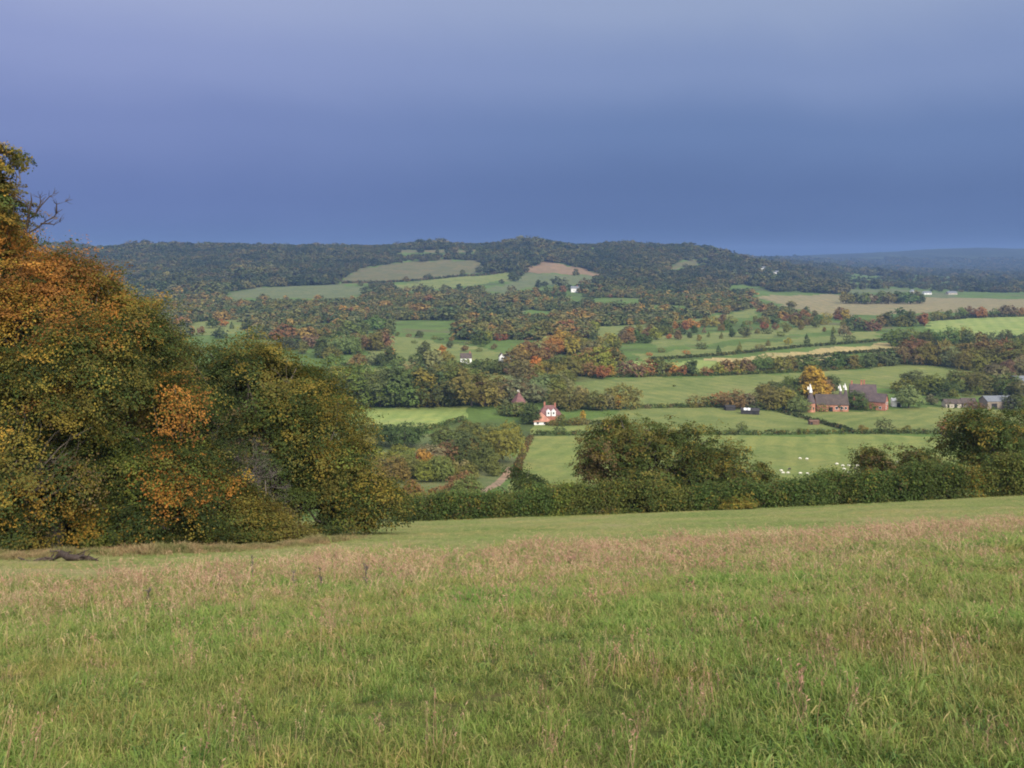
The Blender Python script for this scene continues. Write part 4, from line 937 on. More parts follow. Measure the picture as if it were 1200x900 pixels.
def house(name, label, loc, rz, w, dp, wh, rh, wall, roof, kind='gable', wins=(), chims=(), doors=(), over=.35, group=None, cat='house', axis='x', win_mat=None, sub=2.5):
    """w along local x (towards the viewer's right when rz = 0), front at -y; axis = direction of the ridge"""
    root = empty(name, loc, rz); tag(root, label, cat, group)
    w2, d2 = w/2, dp/2; m = MB(); m.box(-w2, w2, -d2, d2, -sub, wh)
    if kind == 'gable':
        if axis == 'x':
            for sx in (-1, 1): m.add([(sx*w2, -d2, wh), (sx*w2, d2, wh), (sx*w2, 0, wh+rh), (sx*(w2-.3), -d2, wh), (sx*(w2-.3), d2, wh), (sx*(w2-.3), 0, wh+rh)], [(0, 1, 2), (3, 5, 4), (0, 2, 5, 3), (1, 4, 5, 2)])
        else:
            for sy in (-1, 1): m.add([(-w2, sy*d2, wh), (w2, sy*d2, wh), (0, sy*d2, wh+rh), (-w2, sy*(d2-.3), wh), (w2, sy*(d2-.3), wh), (0, sy*(d2-.3), wh+rh)], [(0, 1, 2), (3, 5, 4), (0, 2, 5, 3), (1, 4, 5, 2)])
    m.build('wall', M[wall], root)
    r = MB(); t = .22; e = over
    if kind == 'gable':
        H = d2 if axis == 'x' else w2; Lh = (w2 if axis == 'x' else d2) + e
        sl = rh/H; drop = sl*e
        for sgn in (-1, 1):
            pr = [(sgn*(H+e), wh-drop+.03), (0, wh+rh+.03), (0, wh+rh+t+.03), (sgn*(H+e), wh-drop+t+.03)]
            vs = []
            for q in (-Lh, Lh):
                for a, z in pr: vs.append((q, a, z) if axis == 'x' else (a, q, z))
            r.add(vs, [(0, 1, 2, 3), (4, 7, 6, 5), (0, 4, 5, 1), (1, 5, 6, 2), (2, 6, 7, 3), (3, 7, 4, 0)])
    else:
        rl = 0 if kind == 'pyramid' else max(w2 - d2*.9, .4)
        a = [(-w2-e, -d2-e, wh), (w2+e, -d2-e, wh), (w2+e, d2+e, wh), (-w2-e, d2+e, wh)]
        b_ = [(x, y, wh+.2) for x, y, _ in a]
        top = [(-rl, 0, wh+rh), (rl, 0, wh+rh)] if rl else [(0, 0, wh+rh)]
        vs = a + b_ + top
        fs = [(0, 3, 2, 1)] + [(i, (i+1) % 4, (i+1) % 4 + 4, i + 4) for i in range(4)]
        fs += [(4, 5, 9, 8), (5, 6, 9), (6, 7, 8, 9), (7, 4, 8)] if rl else [(4, 5, 8), (5, 6, 8), (6, 7, 8), (7, 4, 8)]
        r.add(vs, fs)
    ro = r.build('roof', M[roof], root)
    for x, y, top_ in chims:
        c = MB(); c.box(x-.45, x+.45, y-.35, y+.35, wh, top_); c.box(x-.55, x+.55, y-.45, y+.45, top_, top_+.18)
        for q in (-.2, .2): c.lathe([(.13, top_+.18), (.11, top_+.6)], 8, x+q, y)
        c.build('chimney', M['brick'], ro)
    def opening(nm, face, u, z, ww, hh, mat, framed):
        f = MB(); g = MB(); fr = .12
        def put(mb, u0, u1, z0, z1, o0, o1):
            if face == 'front': mb.box(u0, u1, -d2-o1, -d2-o0, z0, z1)
            elif face == 'right': mb.box(w2+o0, w2+o1, u0, u1, z0, z1)
            elif face == 'left': mb.box(-w2-o1, -w2-o0, u0, u1, z0, z1)
        if framed:
            put(f, u-ww/2-fr, u+ww/2+fr, z-fr, z, 0.003, .1); put(f, u-ww/2-fr, u+ww/2+fr, z+hh, z+hh+fr, .003, .1)
            put(f, u-ww/2-fr, u-ww/2, z, z+hh, .003, .1); put(f, u+ww/2, u+ww/2+fr, z, z+hh, .003, .1)
            fo = f.build(nm, M['white'], root); put(g, u-ww/2, u+ww/2, z, z+hh, .003, .05); g.build('pane', mat, fo)
        else:
            put(g, u-ww/2, u+ww/2, z, z+hh, .003, .06); g.build(nm, mat, root)
    for wn in wins: opening('window', *wn, M['glass'], True)
    for dn in doors: opening('door', *dn, M['dark'], False)
    return root
def mpx(p): return p.y/F
# tiled cottage group in the valley centre
p = at(634, 496.5); u = mpx(p)
house('cottage', 'cottage with bright salmon hipped roof facing the sheep field', p, .05, 17.5*u, 7.5, 1.7, 4.4, 'white', 'ptile', 'pyramid', wins=[('front', -2, .5, 1.2, .9), ('front', 1.8, .5, 1.4, .9)], over=.6)
p2 = Vector((p.x + 5.0, p.y + 14, 0)); p2.z = float(height(p2.x, p2.y))
hh2 = house('country_house', 'plum tiled hipped house with white gables behind the salmon roof', p2, .05, 12.6, 9, 2.6, 5.0, 'brick', 'plum', 'hip', wins=[('front', -4.2, .9, 1.3, 1.1), ('front', 4.6, .9, 1.3, 1.1)], chims=[(-2.6, .6, 8.9), (3.2, 1.4, 8.2)])
for gx in (-.9, 1.9):   # white dormer gables
    g = MB(); g.box(gx-1.1, gx+1.1, -4.9, -3.2, 2.4, 4.7); g.add([(gx-1.3, -4.95, 4.7), (gx+1.3, -4.95, 4.7), (gx, -4.95, 6.1), (gx-1.3, -2.55, 4.7), (gx+1.3, -2.55, 4.7), (gx, -2.55, 6.1)], [(0, 1, 2), (3, 5, 4), (0, 3, 4, 1), (1, 4, 5, 2), (2, 5, 3, 0)])
    gd = g.build('gable', M['white'], hh2); g = MB(); g.box(gx-.4, gx+.4, -5.0, -4.905, 3.5, 4.5); g.build('pane', M['glass'], gd)
p3 = Vector((p.x - 4.2, p.y + 9, 0)); p3.z = float(height(p3.x, p3.y))
house('outhouse', 'small red tiled outhouse left of the salmon roofed cottage', p3, .1, 3.4, 4.5, 3.6, 2.4, 'brick', 'ptile', 'gable', axis='y')

def cowl(parent, z, r, h, lean=.1, mat='white'):
    m = MB(); n = 16
    prof = [(r, z), (r*1.02, z+.25), (r*.72, z+h*.45), (r*.32, z+h*.85), (r*.1, z+h)]
    vs = []; 
    for rr_, zz_ in prof:
        k = (zz_ - z)*lean
        vs += [(rr_*math.cos(2*math.pi*j/n) - k, rr_*math.sin(2*math.pi*j/n), zz_) for j in range(n)]
    fs = [(i*n+j, i*n+(j+1) % n, (i+1)*n+(j+1) % n, (i+1)*n+j) for i in range(len(prof)-1) for j in range(n)] + [tuple(range((len(prof)-1)*n, len(prof)*n))]
    m.add(vs, fs); c = m.build('cowl', M[mat], parent)
    v = MB(); v.box(-r*1.9, -r*.7, -.05, .05, z+h*.35, z+h*.55); v.box(-r*1.9, -r*1.2, -.04, .04, z+h*.55, z+h*.68); v.build('vane', M['white'], c)
    return c
# square kiln with pyramid roof
p = at(608, 481); u = mpx(p)
k = house('oast_kiln', 'square brick kiln with red pyramid roof and pale cowl', p, .4, 6.0, 6.0, 4.6, 6.2, 'brick', 'plum', 'pyramid')
cowl(k, 10.5, .55, 1.7, mat='cream')
# oast farm
p = at(950, 482.5); u = mpx(p)
t = empty('oast_roundel', p); tag(t, 'round brick oast tower with conical tiled roof and big white cowl', 'oast house')
m = MB(); m.lathe([(2.45, -2), (2.45, 5.2)], 28); m.build('wall', M['pinkbrick'], t, True)
m = MB(); m.lathe([(2.75, 5.0), (2.7, 5.2), (.62, 11.2)], 28); rf = m.build('roof', M['dtile'], t, True)
cowl(t, 11.0, 1.0, 5.0, .06)
for a in (-1.9, -1.2):
    m = MB(); ca, sa = math.cos(a), math.sin(a); m.box(-.45, .45, -.06, .06, 1.6, 3.0); w_ = m.build('window', M['glass'], t); w_.location = (2.46*ca, 2.46*sa, 0); w_.rotation_euler = (0, 0, a + math.pi/2)
q = at(974, 481); u = mpx(q)
house('oast_barn', 'long low brick barn with brown tiled roof right of the oast roundel', q, -.12, 17.5, 8, 4.2, 5.0, 'pinkbrick', 'btile', wins=[('front', 2.2, 1.4, 1.4, 1.4), ('front', 5.0, 1.4, 1.4, 1.4), ('front', 7.3, 1.4, 1.2, 1.4)], doors=[('front', -1.0, 0, 2.2, 2.6)], cat='barn')
for px_, lab, zz_ in ((985, 'round oast tower behind the barn with left small white cowl', 0), (991, 'round oast tower behind the barn with right small white cowl', .3)):
    qq = Vector(((px_-CX)/F*(q.y+10 + 2*(px_ > 986)), q.y + 10 + 2*(px_ > 986), 0)); qq.z = float(height(qq.x, qq.y))
    t = empty('oast_roundel', qq); tag(t, lab, 'oast house')
    m = MB(); m.lathe([(1.5, -2), (1.5, 5.0)], 24); m.build('wall', M['brick'], t, True); m = MB(); m.lathe([(1.75, 4.9), (1.7, 5.1), (.5, 10.1+zz_)], 24); m.build('roof', M['dtile'], t, True)
    cowl(t, 10.0+zz_, .75, 3.9, .12)
q = at(1012, 480); q = Vector((q.x + 0, q.y + 14, 0)); q.x = (1011-CX)/F*q.y; q.z = float(height(q.x, q.y))
house('farmhouse', 'tall brick farmhouse with plum tiled roof and red chimney stacks', q, -.25, 14.5, 9, 7.0, 5.8, 'brick', 'dtile', 'gable', wins=[('front', 3.0, 5.0, 1.3, 1.5), ('front', 5.8, 5.0, 1.3, 1.5), ('front', 5.8, 1.6, 1.3, 1.5), ('right', 0, 5.0, 1.2, 1.5)], chims=[(-.8, 0, 15.2), (.8, .2, 15.2), (-6.2, 0, 14.4)])
q = at(1027, 479.5); 
house('brick_house', 'brick house with its gable end facing the white shed', q, -.62, 11.5, 7.2, 5.0, 4.2, 'brick', 'dtile', 'gable', wins=[('right', -1.4, 3.2, 1.1, 1.3), ('right', 1.4, 3.2, 1.1, 1.3), ('right', -1.4, .9, 1.1, 1.3), ('front', 3.0, .9, 1.2, 1.3)], doors=[('front', 0, 0, 1.0, 2.1)])
q = at(1050, 476)
house('shed', 'bright white shed beside the brick gable end', q, -.2, 5.2, 5, 3.4, 1.3, 'white', 'white', 'gable', doors=[('front', 1.0, 0, 2.0, 2.3)], cat='shed', over=.15)
# barns to the right
q = at(1115, 477)
house('barn', 'low open fronted byre with dark roof left of the boarded barn', q, -.05, 9.0, 6, 2.6, 2.0, 'cream', 'btile', doors=[('front', 1.2, 0, 1.6, 2.2), ('front', -3.0, 0, 1.2, 2.0)], cat='barn')
q = at(1134, 476.5)
house('barn', 'narrow dark roofed shed between the byre and boarded barn', q, -.05, 8, 6, 2.4, 2.6, 'stone', 'btile', doors=[('front', .5, 0, 2.4, 2.1)], cat='barn')
q = at(1168, 478)
house('barn', 'long pale boarded barn with a dark doorway', q, .08, 16.5, 9, 4.6, 2.4, 'stone', 'gtin', doors=[('front', -4.2, 0, 3.4, 3.3)], cat='barn')
q = at(1208, 470); q = at_d(1206, q.y + 25)
house('barn', 'big barn with blue grey sheet roof at the right edge', q, 0, 22, 14, 9.0, 3.4, 'stone', 'gtin', cat='barn')
q = at(953.5, 497.3)
house('field_shelter', 'small brown timber field shelter on the slanting hedge', q, .1, 5.0, 2.6, 1.7, .5, 'timber', 'timber', doors=[('front', -1.6, 0, 1.2, 1.4)], cat='shelter', over=.2)
q = at(855, 480.5)
house('shed', 'black boarded shed left of the white panelled shed', q, .1, 5.5, 4, 1.9, .9, 'blackwood', 'blackwood', cat='shed', over=.2)
q = at(879, 485)
sh = house('shed', 'long black shed with white panels on its roof', q, -.25, 10.0, 4, 2.0, 1.2, 'blackwood', 'blackwood', cat='shed', over=.25, doors=[('front', 2.2, 0, 1.6, 1.7)])
for xx in (-3.4, -1.4):
    g = MB(); g.add([(xx, -2.1, 2.30), (xx+1.5, -2.1, 2.30), (xx+1.5, -.4, 3.32), (xx, -.4, 3.32), (xx, -2.1, 2.38), (xx+1.5, -2.1, 2.38), (xx+1.5, -.4, 3.40), (xx, -.4, 3.40)], [(0, 3, 2, 1), (4, 5, 6, 7), (0, 1, 5, 4), (1, 2, 6, 5), (2, 3, 7, 6), (3, 0, 4, 7)])
    g.build('roof_panel', M['white'], sh)
# houses farther off
q = at(546, 426); house('white_house', 'white house half hidden behind the row below the sloping field', q, .1, 9, 8, 5.0, 3.6, 'white', 'btile', wins=[('front', -2, 2.8, 1.4, 1.3), ('front', 2, 2.8, 1.4, 1.3)], chims=[(3.2, 0, 9.8)])
q = at(588, 424); house('white_house', 'left of two white gabled houses above the dark row', q, .1, 4.6, 8, 4.8, 2.8, 'white', 'btile', wins=[('front', 0, 2.8, 1.4, 1.3)], axis='y')
q = at(595.5, 424); house('white_house', 'right of two white gabled houses above the dark row', q, .1, 4.6, 8, 4.8, 2.8, 'white', 'btile', wins=[('front', 0, 2.8, 1.4, 1.3)], axis='y')
q = at(674, 342.5); u = mpx(q); house('white_house', 'white cottage alone on the hill below the red field', q, .05, 10*u, 8, 4.5*u, 2.5*u, 'white', 'gtin', wins=[('front', -3, 3.0, 1.6, 1.5), ('front', 3, 3.0, 1.6, 1.5)], chims=[(4, 0, 8.2*u)])
for px_, py_, w_, lab in ((877, 319, 8, 'leftmost white house of the village on the far hill foot'), (894, 316, 6, 'uppermost white house of the village on the far hill foot'), (909, 321, 7, 'rightmost white house of the village on the far hill foot'),
                          (1086, 345, 9, 'wide white building on the far plain right of the copse'), (1069, 343, 3.5, 'tiny white building on the far plain above the copse'), (1115, 345, 11, 'long pale building on the far plain')):
    q = at(px_, py_); u = mpx(q); hm_ = 3.2*u
    house('white_house', lab, q, .1, w_*u, 12, hm_*.6, hm_*.55, 'white' if px_ != 1115 else 'cream', 'gtin', wins=[('front', -w_*u*.25, 1, 1.6, 1.4), ('front', w_*u*.25, 1, 1.6, 1.4)])

# ------------------------------------------------------------------ sheep
def sheep_mesh():
    me = bpy.data.meshes.new('sheep'); bm = bmesh.new()
    lay = None
    J = {'pel': (-.38, 0, .66), 'mid': (0, 0, .64), 'sho': (.36, 0, .68), 'nek': (.56, 0, .66), 'hed': (.72, 0, .50), 'muz': (.82, 0, .36), 'tail': (-.52, 0, .62), 'tai2': (-.58, 0, .46)}
    for nm, sx, sy in (('fl', .34, .13), ('fr', .34, -.13), ('bl', -.36, .13), ('br', -.36, -.13)):
        J[nm+'1'] = (sx, sy, .45); J[nm+'2'] = (sx + (.02 if sx > 0 else -.05), sy, .24); J[nm+'3'] = (sx, sy, .0)
    for nm, sy in (('el', .1), ('er', -.1)): J[nm] = (.68, sy*1.3, .53)
    E = [('pel', 'mid'), ('mid', 'sho'), ('sho', 'nek'), ('nek', 'hed'), ('hed', 'muz'), ('pel', 'tail'), ('tail', 'tai2'), ('hed', 'el'), ('hed', 'er')]
    for nm, rt in (('fl', 'sho'), ('fr', 'sho'), ('bl', 'pel'), ('br', 'pel')): E += [(rt, nm+'1'), (nm+'1', nm+'2'), (nm+'2', nm+'3')]
    RD = {'pel': .28, 'mid': .31, 'sho': .27, 'nek': .17, 'hed': .115, 'muz': .06, 'tail': .08, 'tai2': .05, 'el': .03, 'er': .03}
    vi = {k_: bm.verts.new(v) for k_, v in J.items()}
    for a, b_ in E: bm.edges.new((vi[a], vi[b_]))
    names = list(J); bm.to_mesh(me); bm.free()
    o = bpy.data.objects.new('sheep_rig', me); link(o)
    md = o.modifiers.new('skin', 'SKIN'); 
    if not me.skin_vertices: me.attributes  # layer is created by the modifier
    return o, me, names, RD
o, me, names, RD = sheep_mesh()
bm = bmesh.new(); bm.from_mesh(me); sk = bm.verts.layers.skin.verify()
bm.verts.ensure_lookup_table()
for i, nm in enumerate(names):
    rad = RD.get(nm, {'1': .085, '2': .05, '3': .045}.get(nm[-1], .05)); bm.verts[i][sk].radius = (rad, rad); bm.verts[i][sk].use_root = (nm == 'pel')
bm.to_mesh(me); bm.free()
o.modifiers.new('sub', 'SUBSURF').levels = 2
dg = bpy.context.evaluated_depsgraph_get(); sm_ = bpy.data.meshes.new_from_object(o.evaluated_get(dg)); sm_.name = 'sheep'
bpy.data.objects.remove(o)
kk = NT('fleece'); nn = kk.noise(kk.n('ShaderNodeTexCoord').outputs['Object'], 9, 4, .7)
M['fleece'] = kk.finish(kk.ramp(nn, [(.3, (.48, .45, .38)), (.7, (.66, .63, .56))]), rough=.95, spec=.05, bump=nn, bump_d=.04)
M['dark_fleece'] = plain_mat('dark_fleece', (.05, .04, .035), rough=.95)
sm_.materials.clear(); sm_.materials.append(M['fleece']); sm_.polygons.foreach_set('use_smooth', [True]*len(sm_.polygons))
SH = [(937.8, 538.5, 'left of the pair grazing farthest from the hedgerow'), (945.8, 539, 'right of the pair grazing farthest from the hedgerow'), (981, 545, 'leftmost in the tight flock near the brown bush'), (987.3, 547, 'second from left in the tight flock near the brown bush'),
 (995, 547, 'in the middle of the tight flock near the brown bush'), (989.5, 551, 'below the middle of the tight flock near the brown bush'), (994.7, 555, 'lowest in the tight flock near the brown bush'), (1007, 542, 'highest in the flock beside the brown bush'),
 (1004.7, 547, 'right side of the flock touching the brown bush'), (1002.5, 550.5, 'below its neighbour at the right of the flock'), (1006.7, 555, 'large looking and rightmost in the flock by the bush'), (1052.5, 543, 'alone in the gap between the two hedgerow bushes'),
 (915.8, 553, 'leftmost of all beside the big oak'), (917.5, 555.5, 'just below the leftmost sheep beside the big oak'), (923.3, 555.5, 'white beneath the dark sheep by the hedgerow'), (938.3, 556, 'left of a low pair just above the hedgerow'), (946.7, 556.5, 'right of a low pair just above the hedgerow'), (975.8, 560.5, 'lowest of all peering over the hedgerow')]
for i, (px_, py_, lab) in enumerate(SH):
    s_ = link(bpy.data.objects.new('sheep', sm_)); s_.location = at(px_, py_); s_.rotation_euler = (0, 0, random.uniform(-.5, .5) + (math.pi if random.random() < .5 else 0)); s_.scale = (1.0,)*3
    tag(s_, 'white sheep ' + lab, 'sheep', 'white sheep grazing beyond the hedgerow')
dm_ = sm_.copy(); dm_.materials.clear(); dm_.materials.append(M['dark_fleece'])
s_ = link(bpy.data.objects.new('sheep', dm_)); s_.location = at(925, 551); s_.rotation_euler = (0, 0, .3); tag(s_, 'single dark brown sheep standing by the hedgerow among white ones', 'sheep')

# ------------------------------------------------------------------ meadow grass
def blade_mesh(name, spec, seed, mat):
    """spec rows: (count, radius, h0, h1, width, bend, rnd0, rnd1)"""
    r = np.random.default_rng(seed); Vs, Qs, Ts, rn = [], [], [], []; off = 0; qn = []; tn = []
    for cnt, rad, h0, h1, wd, bend, a0, a1 in spec:
        for _ in range(cnt):
            ang = r.uniform(0, 6.28); rr_ = rad*math.sqrt(r.random()); b0 = np.array([rr_*math.cos(ang), rr_*math.sin(ang), -.03])
            hgt_ = r.uniform(h0, h1); ln = r.uniform(0, 6.28); dr = np.array([math.cos(ln), math.sin(ln), 0]); bd = bend*hgt_*r.uniform(.3, 1.3)
            sd = np.array([-dr[1], dr[0], 0]); sd = unit(sd + r.normal(size=3)*.4)*wd*r.uniform(.6, 1.3)*.5
            p1 = b0 + np.array([0, 0, hgt_*.45]) + dr*bd*.25; p2 = b0 + np.array([0, 0, hgt_*.8]) + dr*bd*.65; p3 = b0 + np.array([0, 0, hgt_*(1 - .25*min(bend, 1.2))]) + dr*bd
            Vs += [b0 - sd*.7, b0 + sd*.7, p1 - sd, p1 + sd, p2 - sd*.75, p2 + sd*.75, p3]
            Qs += [[off, off+1, off+3, off+2], [off+2, off+3, off+5, off+4]]; Ts += [[off+4, off+5, off+6]]
            c = r.uniform(a0, a1); qn += [c, c]; tn += [c]; off += 7
    return bpy.data.objects.new(name, np_mesh(name, np.array(Vs), np.array(Qs), np.array(Ts), mats=[mat], rnd=np.array(qn + tn)))
def seed_mesh(name, n, rad, h0, h1, seed, mat, head=.1, lean=.25, wd=.0035):
    r = np.random.default_rng(seed); Vs, Qs, qn = [], [], []; off = 0
    for _ in range(n):
        ang = r.uniform(0, 6.28); rr_ = rad*math.sqrt(r.random()); b0 = np.array([rr_*math.cos(ang), rr_*math.sin(ang), -.03])
        h_ = r.uniform(h0, h1); dv = np.array([r.normal()*lean, r.normal()*lean, 1.0]); dv = dv/np.linalg.norm(dv)
        top = b0 + dv*h_ + np.array([r.normal(), r.normal(), 0])*h_*.06; c = r.uniform(.0, 1)
        th = r.uniform(0, 3.14); sd = np.array([math.cos(th), math.sin(th), 0])*wd*.5
        mid = (b0 + top)/2 + np.array([r.normal(), r.normal(), 0])*h_*.03
        Vs += [b0 - sd, b0 + sd, mid - sd, mid + sd, top - sd*.6, top + sd*.6]; Qs += [[off, off+1, off+3, off+2], [off+2, off+3, off+5, off+4]]; qn += [c, c]; off += 6
        hd = head*r.uniform(.6, 1.3)
        for k_ in range(7):   # spikelets of the seed head
            f = k_/6; q = top + dv*hd*(f - .55) + r.normal(size=3)*hd*.10
            e = unit(dv*.8 + r.normal(size=3)*.5)*hd*.22; s2 = unit(np.cross(e, r.normal(size=3)))*hd*.045
            Vs += [q - e, q + s2, q + e, q - s2]; Qs += [[off, off+1, off+2, off+3]]; qn += [min(1, c + .1)]; off += 4
    return bpy.data.objects.new(name, np_mesh(name, np.array(Vs), np.array(Qs), mats=[mat], rnd=np.array(qn)))
def grass_mat(name, stops, patch, trans=.3, sc=.35):
    k_ = NT(name); a = k_.n('ShaderNodeAttribute', attribute_name='rnd'); Pxy = k_.scalevec(k_.pos(), (1, 1, 0))
    base = k_.ramp(a.outputs['Fac'], stops)
    n1 = k_.noise(Pxy, sc, 4, .6, .5); n2 = k_.noise(Pxy, 2.4, 3, .6)
    c = k_.mix(1.0, base, k_.ramp(n1, patch), 'MULTIPLY')
    c = k_.mix(1.0, c, k_.ramp(n2, [(.3, (.66, .7, .64)), (.5, (1, 1, 1)), (.7, (1.28, 1.2, 1.14))]), 'MULTIPLY')
    return k_.finish(c, rough=.6, spec=.2, trans=trans)
GM = grass_mat('green_grass', [(0, (.092, .142, .028)), (.45, (.145, .195, .042)), (.7, (.19, .212, .058)), (.88, (.25, .23, .085)), (1, (.34, .28, .14))],
               [(.3, (.8, 1.05, .75)), (.42, (1.0, 1.1, .95)), (.54, (1.1, 1.05, 1.0)), (.63, (1.22, 1.0, 1.0)), (.74, (.85, .72, .72))])
SM = grass_mat('straw_stems', [(0, (.30, .20, .115)), (.5, (.40, .29, .17)), (1, (.52, .40, .25))], [(.35, (1.0, .85, .8)), (.5, (1, 1, 1)), (.65, (1.05, 1.02, .95))])
RM = grass_mat('russet_stems', [(0, (.25, .14, .095)), (.5, (.34, .20, .14)), (1, (.42, .275, .19))], [(.35, (.9, .85, .85)), (.6, (1.05, 1.05, 1.0))])
WM = grass_mat('weed_leaves', [(0, (.05, .095, .024)), (.6, (.085, .145, .035)), (1, (.15, .20, .055))], [(.35, (.9, 1, .9)), (.65, (1.1, 1, .9))])
tufts = [blade_mesh('grass_tuft', [(32, .13, .04, .14, .0048, .9, 0, .7), (6, .13, .08, .20, .003, .5, .7, 1.0), (9, .13, .03, .09, .010, 1.2, 0, .6), (9, .14, .03, .10, .007, 1.2, .6, 1)], 700+q, GM) for q in range(5)]
strawp = [seed_mesh('straw_tuft', 9, .14, .25, .6, 720+q, SM, .07, .22, .003) for q in range(4)]
russ = [seed_mesh('russet_tuft', 12, .14, .22, .5, 740+q, RM, .08, .2, .003) for q in range(3)]
weed = [blade_mesh('weed_rosette', [(12, .08, .04, .12, .013, 1.2, 0, 1)], 760+q, WM) for q in range(3)]
def grass_points(n, d0, d1, pw, seed, tlim=.72):
    r = np.random.default_rng(seed); u_ = r.random(n); y = (d0**pw + u_*(d1**pw - d0**pw))**(1/pw); x = r.uniform(-1, 1, n)*(tlim*y + 1.2)
    pxx = CX + F*x/y; ok = y < meadow_limit(np.clip(pxx, -200, 1400)) + 1.2*np.sin(x*.8) + .8*np.sin(x*2.1+1)
    return x[ok], y[ok], r
def lump2(x, y, s=1.0): return np.sin(x*.55*s + 1.2*np.sin(y*.4*s))*np.sin(y*.6*s + .5) + .6*np.sin(x*1.4*s - y*1.1*s + 2) + .4*np.sin(x*2.9*s + y*2.3*s)
def put_grass(name, label, x, y, r, protos, s0, s1, coln, grow=True):
    n = len(x); P = np.c_[x, y, height(x, y)]; s = r.uniform(s0, s1, n); s = s*np.clip(.95 + .28*lump2(x*1.7, y*1.7, 1.0), .5, 1.6); w_ = s*np.where(grow, np.clip(y/9, .9, 3.2), 1)
    rot = np.c_[r.normal(size=(n, 2))*.10, r.uniform(0, 6.28, n)]
    o_ = gn_scatter(name, P, rot, np.c_[w_, w_, s], r.integers(0, len(protos), n), protos, coln); tag(o_, label, 'grass', kind='stuff')
x, y, r = grass_points(75000, 2.2, 95, 1.0, 1)
put_grass('meadow_grass', 'green rough grass covering the foreground meadow', x, y, r, tufts, .8, 1.35, 'grass_models')
x, y, r = grass_points(26000, 3, 98, 1.25, 2); lim = meadow_limit(np.clip(CX + F*x/y, -200, 1400))
pr = (.04 + .12*sm(.2, 1.1, lump2(x, y, .5)))*sm(3, 12, y) + .75*sm(.35, .85, y/lim)*(.55 + .45*sm(-.6, .6, lump2(x+4, y*.7, .2))); m = r.random(len(x)) < pr
put_grass('straw_grass', 'pale straw seed stems standing over the meadow', x[m], y[m], r, strawp, .5, .85, 'straw_models')
x, y, r = grass_points(26000, 3, 98, 1.25, 3); lim = meadow_limit(np.clip(CX + F*x/y, -200, 1400))
pr = (.07 + .34*sm(.2, 1.1, lump2(x+7, y+3, .7)))*sm(2, 9, y) + .95*sm(.5, .88, y/lim)*(.45 + .55*sm(-.5, .6, lump2(x, y*.6, .12))); m = r.random(len(x)) < pr
put_grass('russet_grass', 'reddish brown dead grass heads along the crest', x[m], y[m], r, russ, .5, .85, 'russet_models')
x, y, r = grass_points(15000, 2.6, 24, 1.1, 4); m = lump2(x+3, y, 1.2) > .0
put_grass('weeds', 'broad leaved weeds scattered in the near meadow', x[m], y[m], r, weed, .6, 1.1, 'weed_models', grow=False)
TM = grass_mat('turf_blades', [(0, (.12, .175, .04)), (.5, (.18, .21, .06)), (.75, (.26, .24, .10)), (1, (.36, .28, .15))], [(.3, (.8, .95, .75)), (.5, (1, 1, 1)), (.66, (1.35, 1.08, 1.15))], sc=.12)
turfp = []
for t_ in tufts:
    m2 = t_.data.copy(); m2.materials[0] = TM; turfp.append(bpy.data.objects.new('turf_tuft', m2))
# short turf on the mown strip and dry grass under the wood
r = np.random.default_rng(9); n = 30000; y = np.sqrt(r.uniform(30**2, 112**2, n)); x = r.uniform(-.6, .66, n)*y; m = y > meadow_limit(CX + F*x/y)
x, y = x[m], y[m]; s = r.uniform(.25, .5, len(x))
tag(gn_scatter('turf', np.c_[x, y, height(x, y)], np.c_[r.normal(size=(len(x), 2))*.1, r.uniform(0, 6.28, len(x))], np.c_[s*5, s*5, s], r.integers(0, 5, len(x)), turfp, 'turf_models'), 'short green turf on the mown strip below the crest', 'grass', kind='stuff')
dgp = np.array([np.array(at(*q)) for q in [(-60, 657), (0, 653), (60, 651), (120, 649), (200, 647), (300, 643), (360, 637), (410, 631)]])
n = 5200; f = r.random(n)*(len(dgp)-1); i = f.astype(int); ff = (f - i)[:, None]; P = dgp[i]*(1-ff) + dgp[i+1]*ff; P[:, 1] += r.normal(size=n)*1.3 + .6 + .7*np.sin(P[:, 0]*1.3); P[:, 0] += r.normal(size=n)*.5; P[:, 2] = height(P[:, 0], P[:, 1])
s = r.uniform(.3, .85, n)*np.clip(.75 + .55*lump2(P[:, 0], P[:, 1], .9), .2, 1.4)
DGM = grass_mat('dry_grass', [(0, (.17, .13, .06)), (.5, (.27, .19, .10)), (1, (.33, .26, .14))], [(.38, (.5, .75, .45)), (.55, (1.0, 1, .95)), (.7, (1.1, .95, .95))], sc=.5)
dry = [blade_mesh('dry_tuft', [(22, .14, .2, .5, .012, .7, 0, 1)], 790+q, DGM) for q in range(3)]
tag(gn_scatter('dry_grass', P, np.c_[r.normal(size=(n, 2))*.15, r.uniform(0, 6.28, n)], np.c_[s*1.4, s*1.4, s], r.integers(0, 3, n), dry, 'dry_grass_models'), 'orange brown dry grass along the foot of the wood', 'grass', kind='stuff')
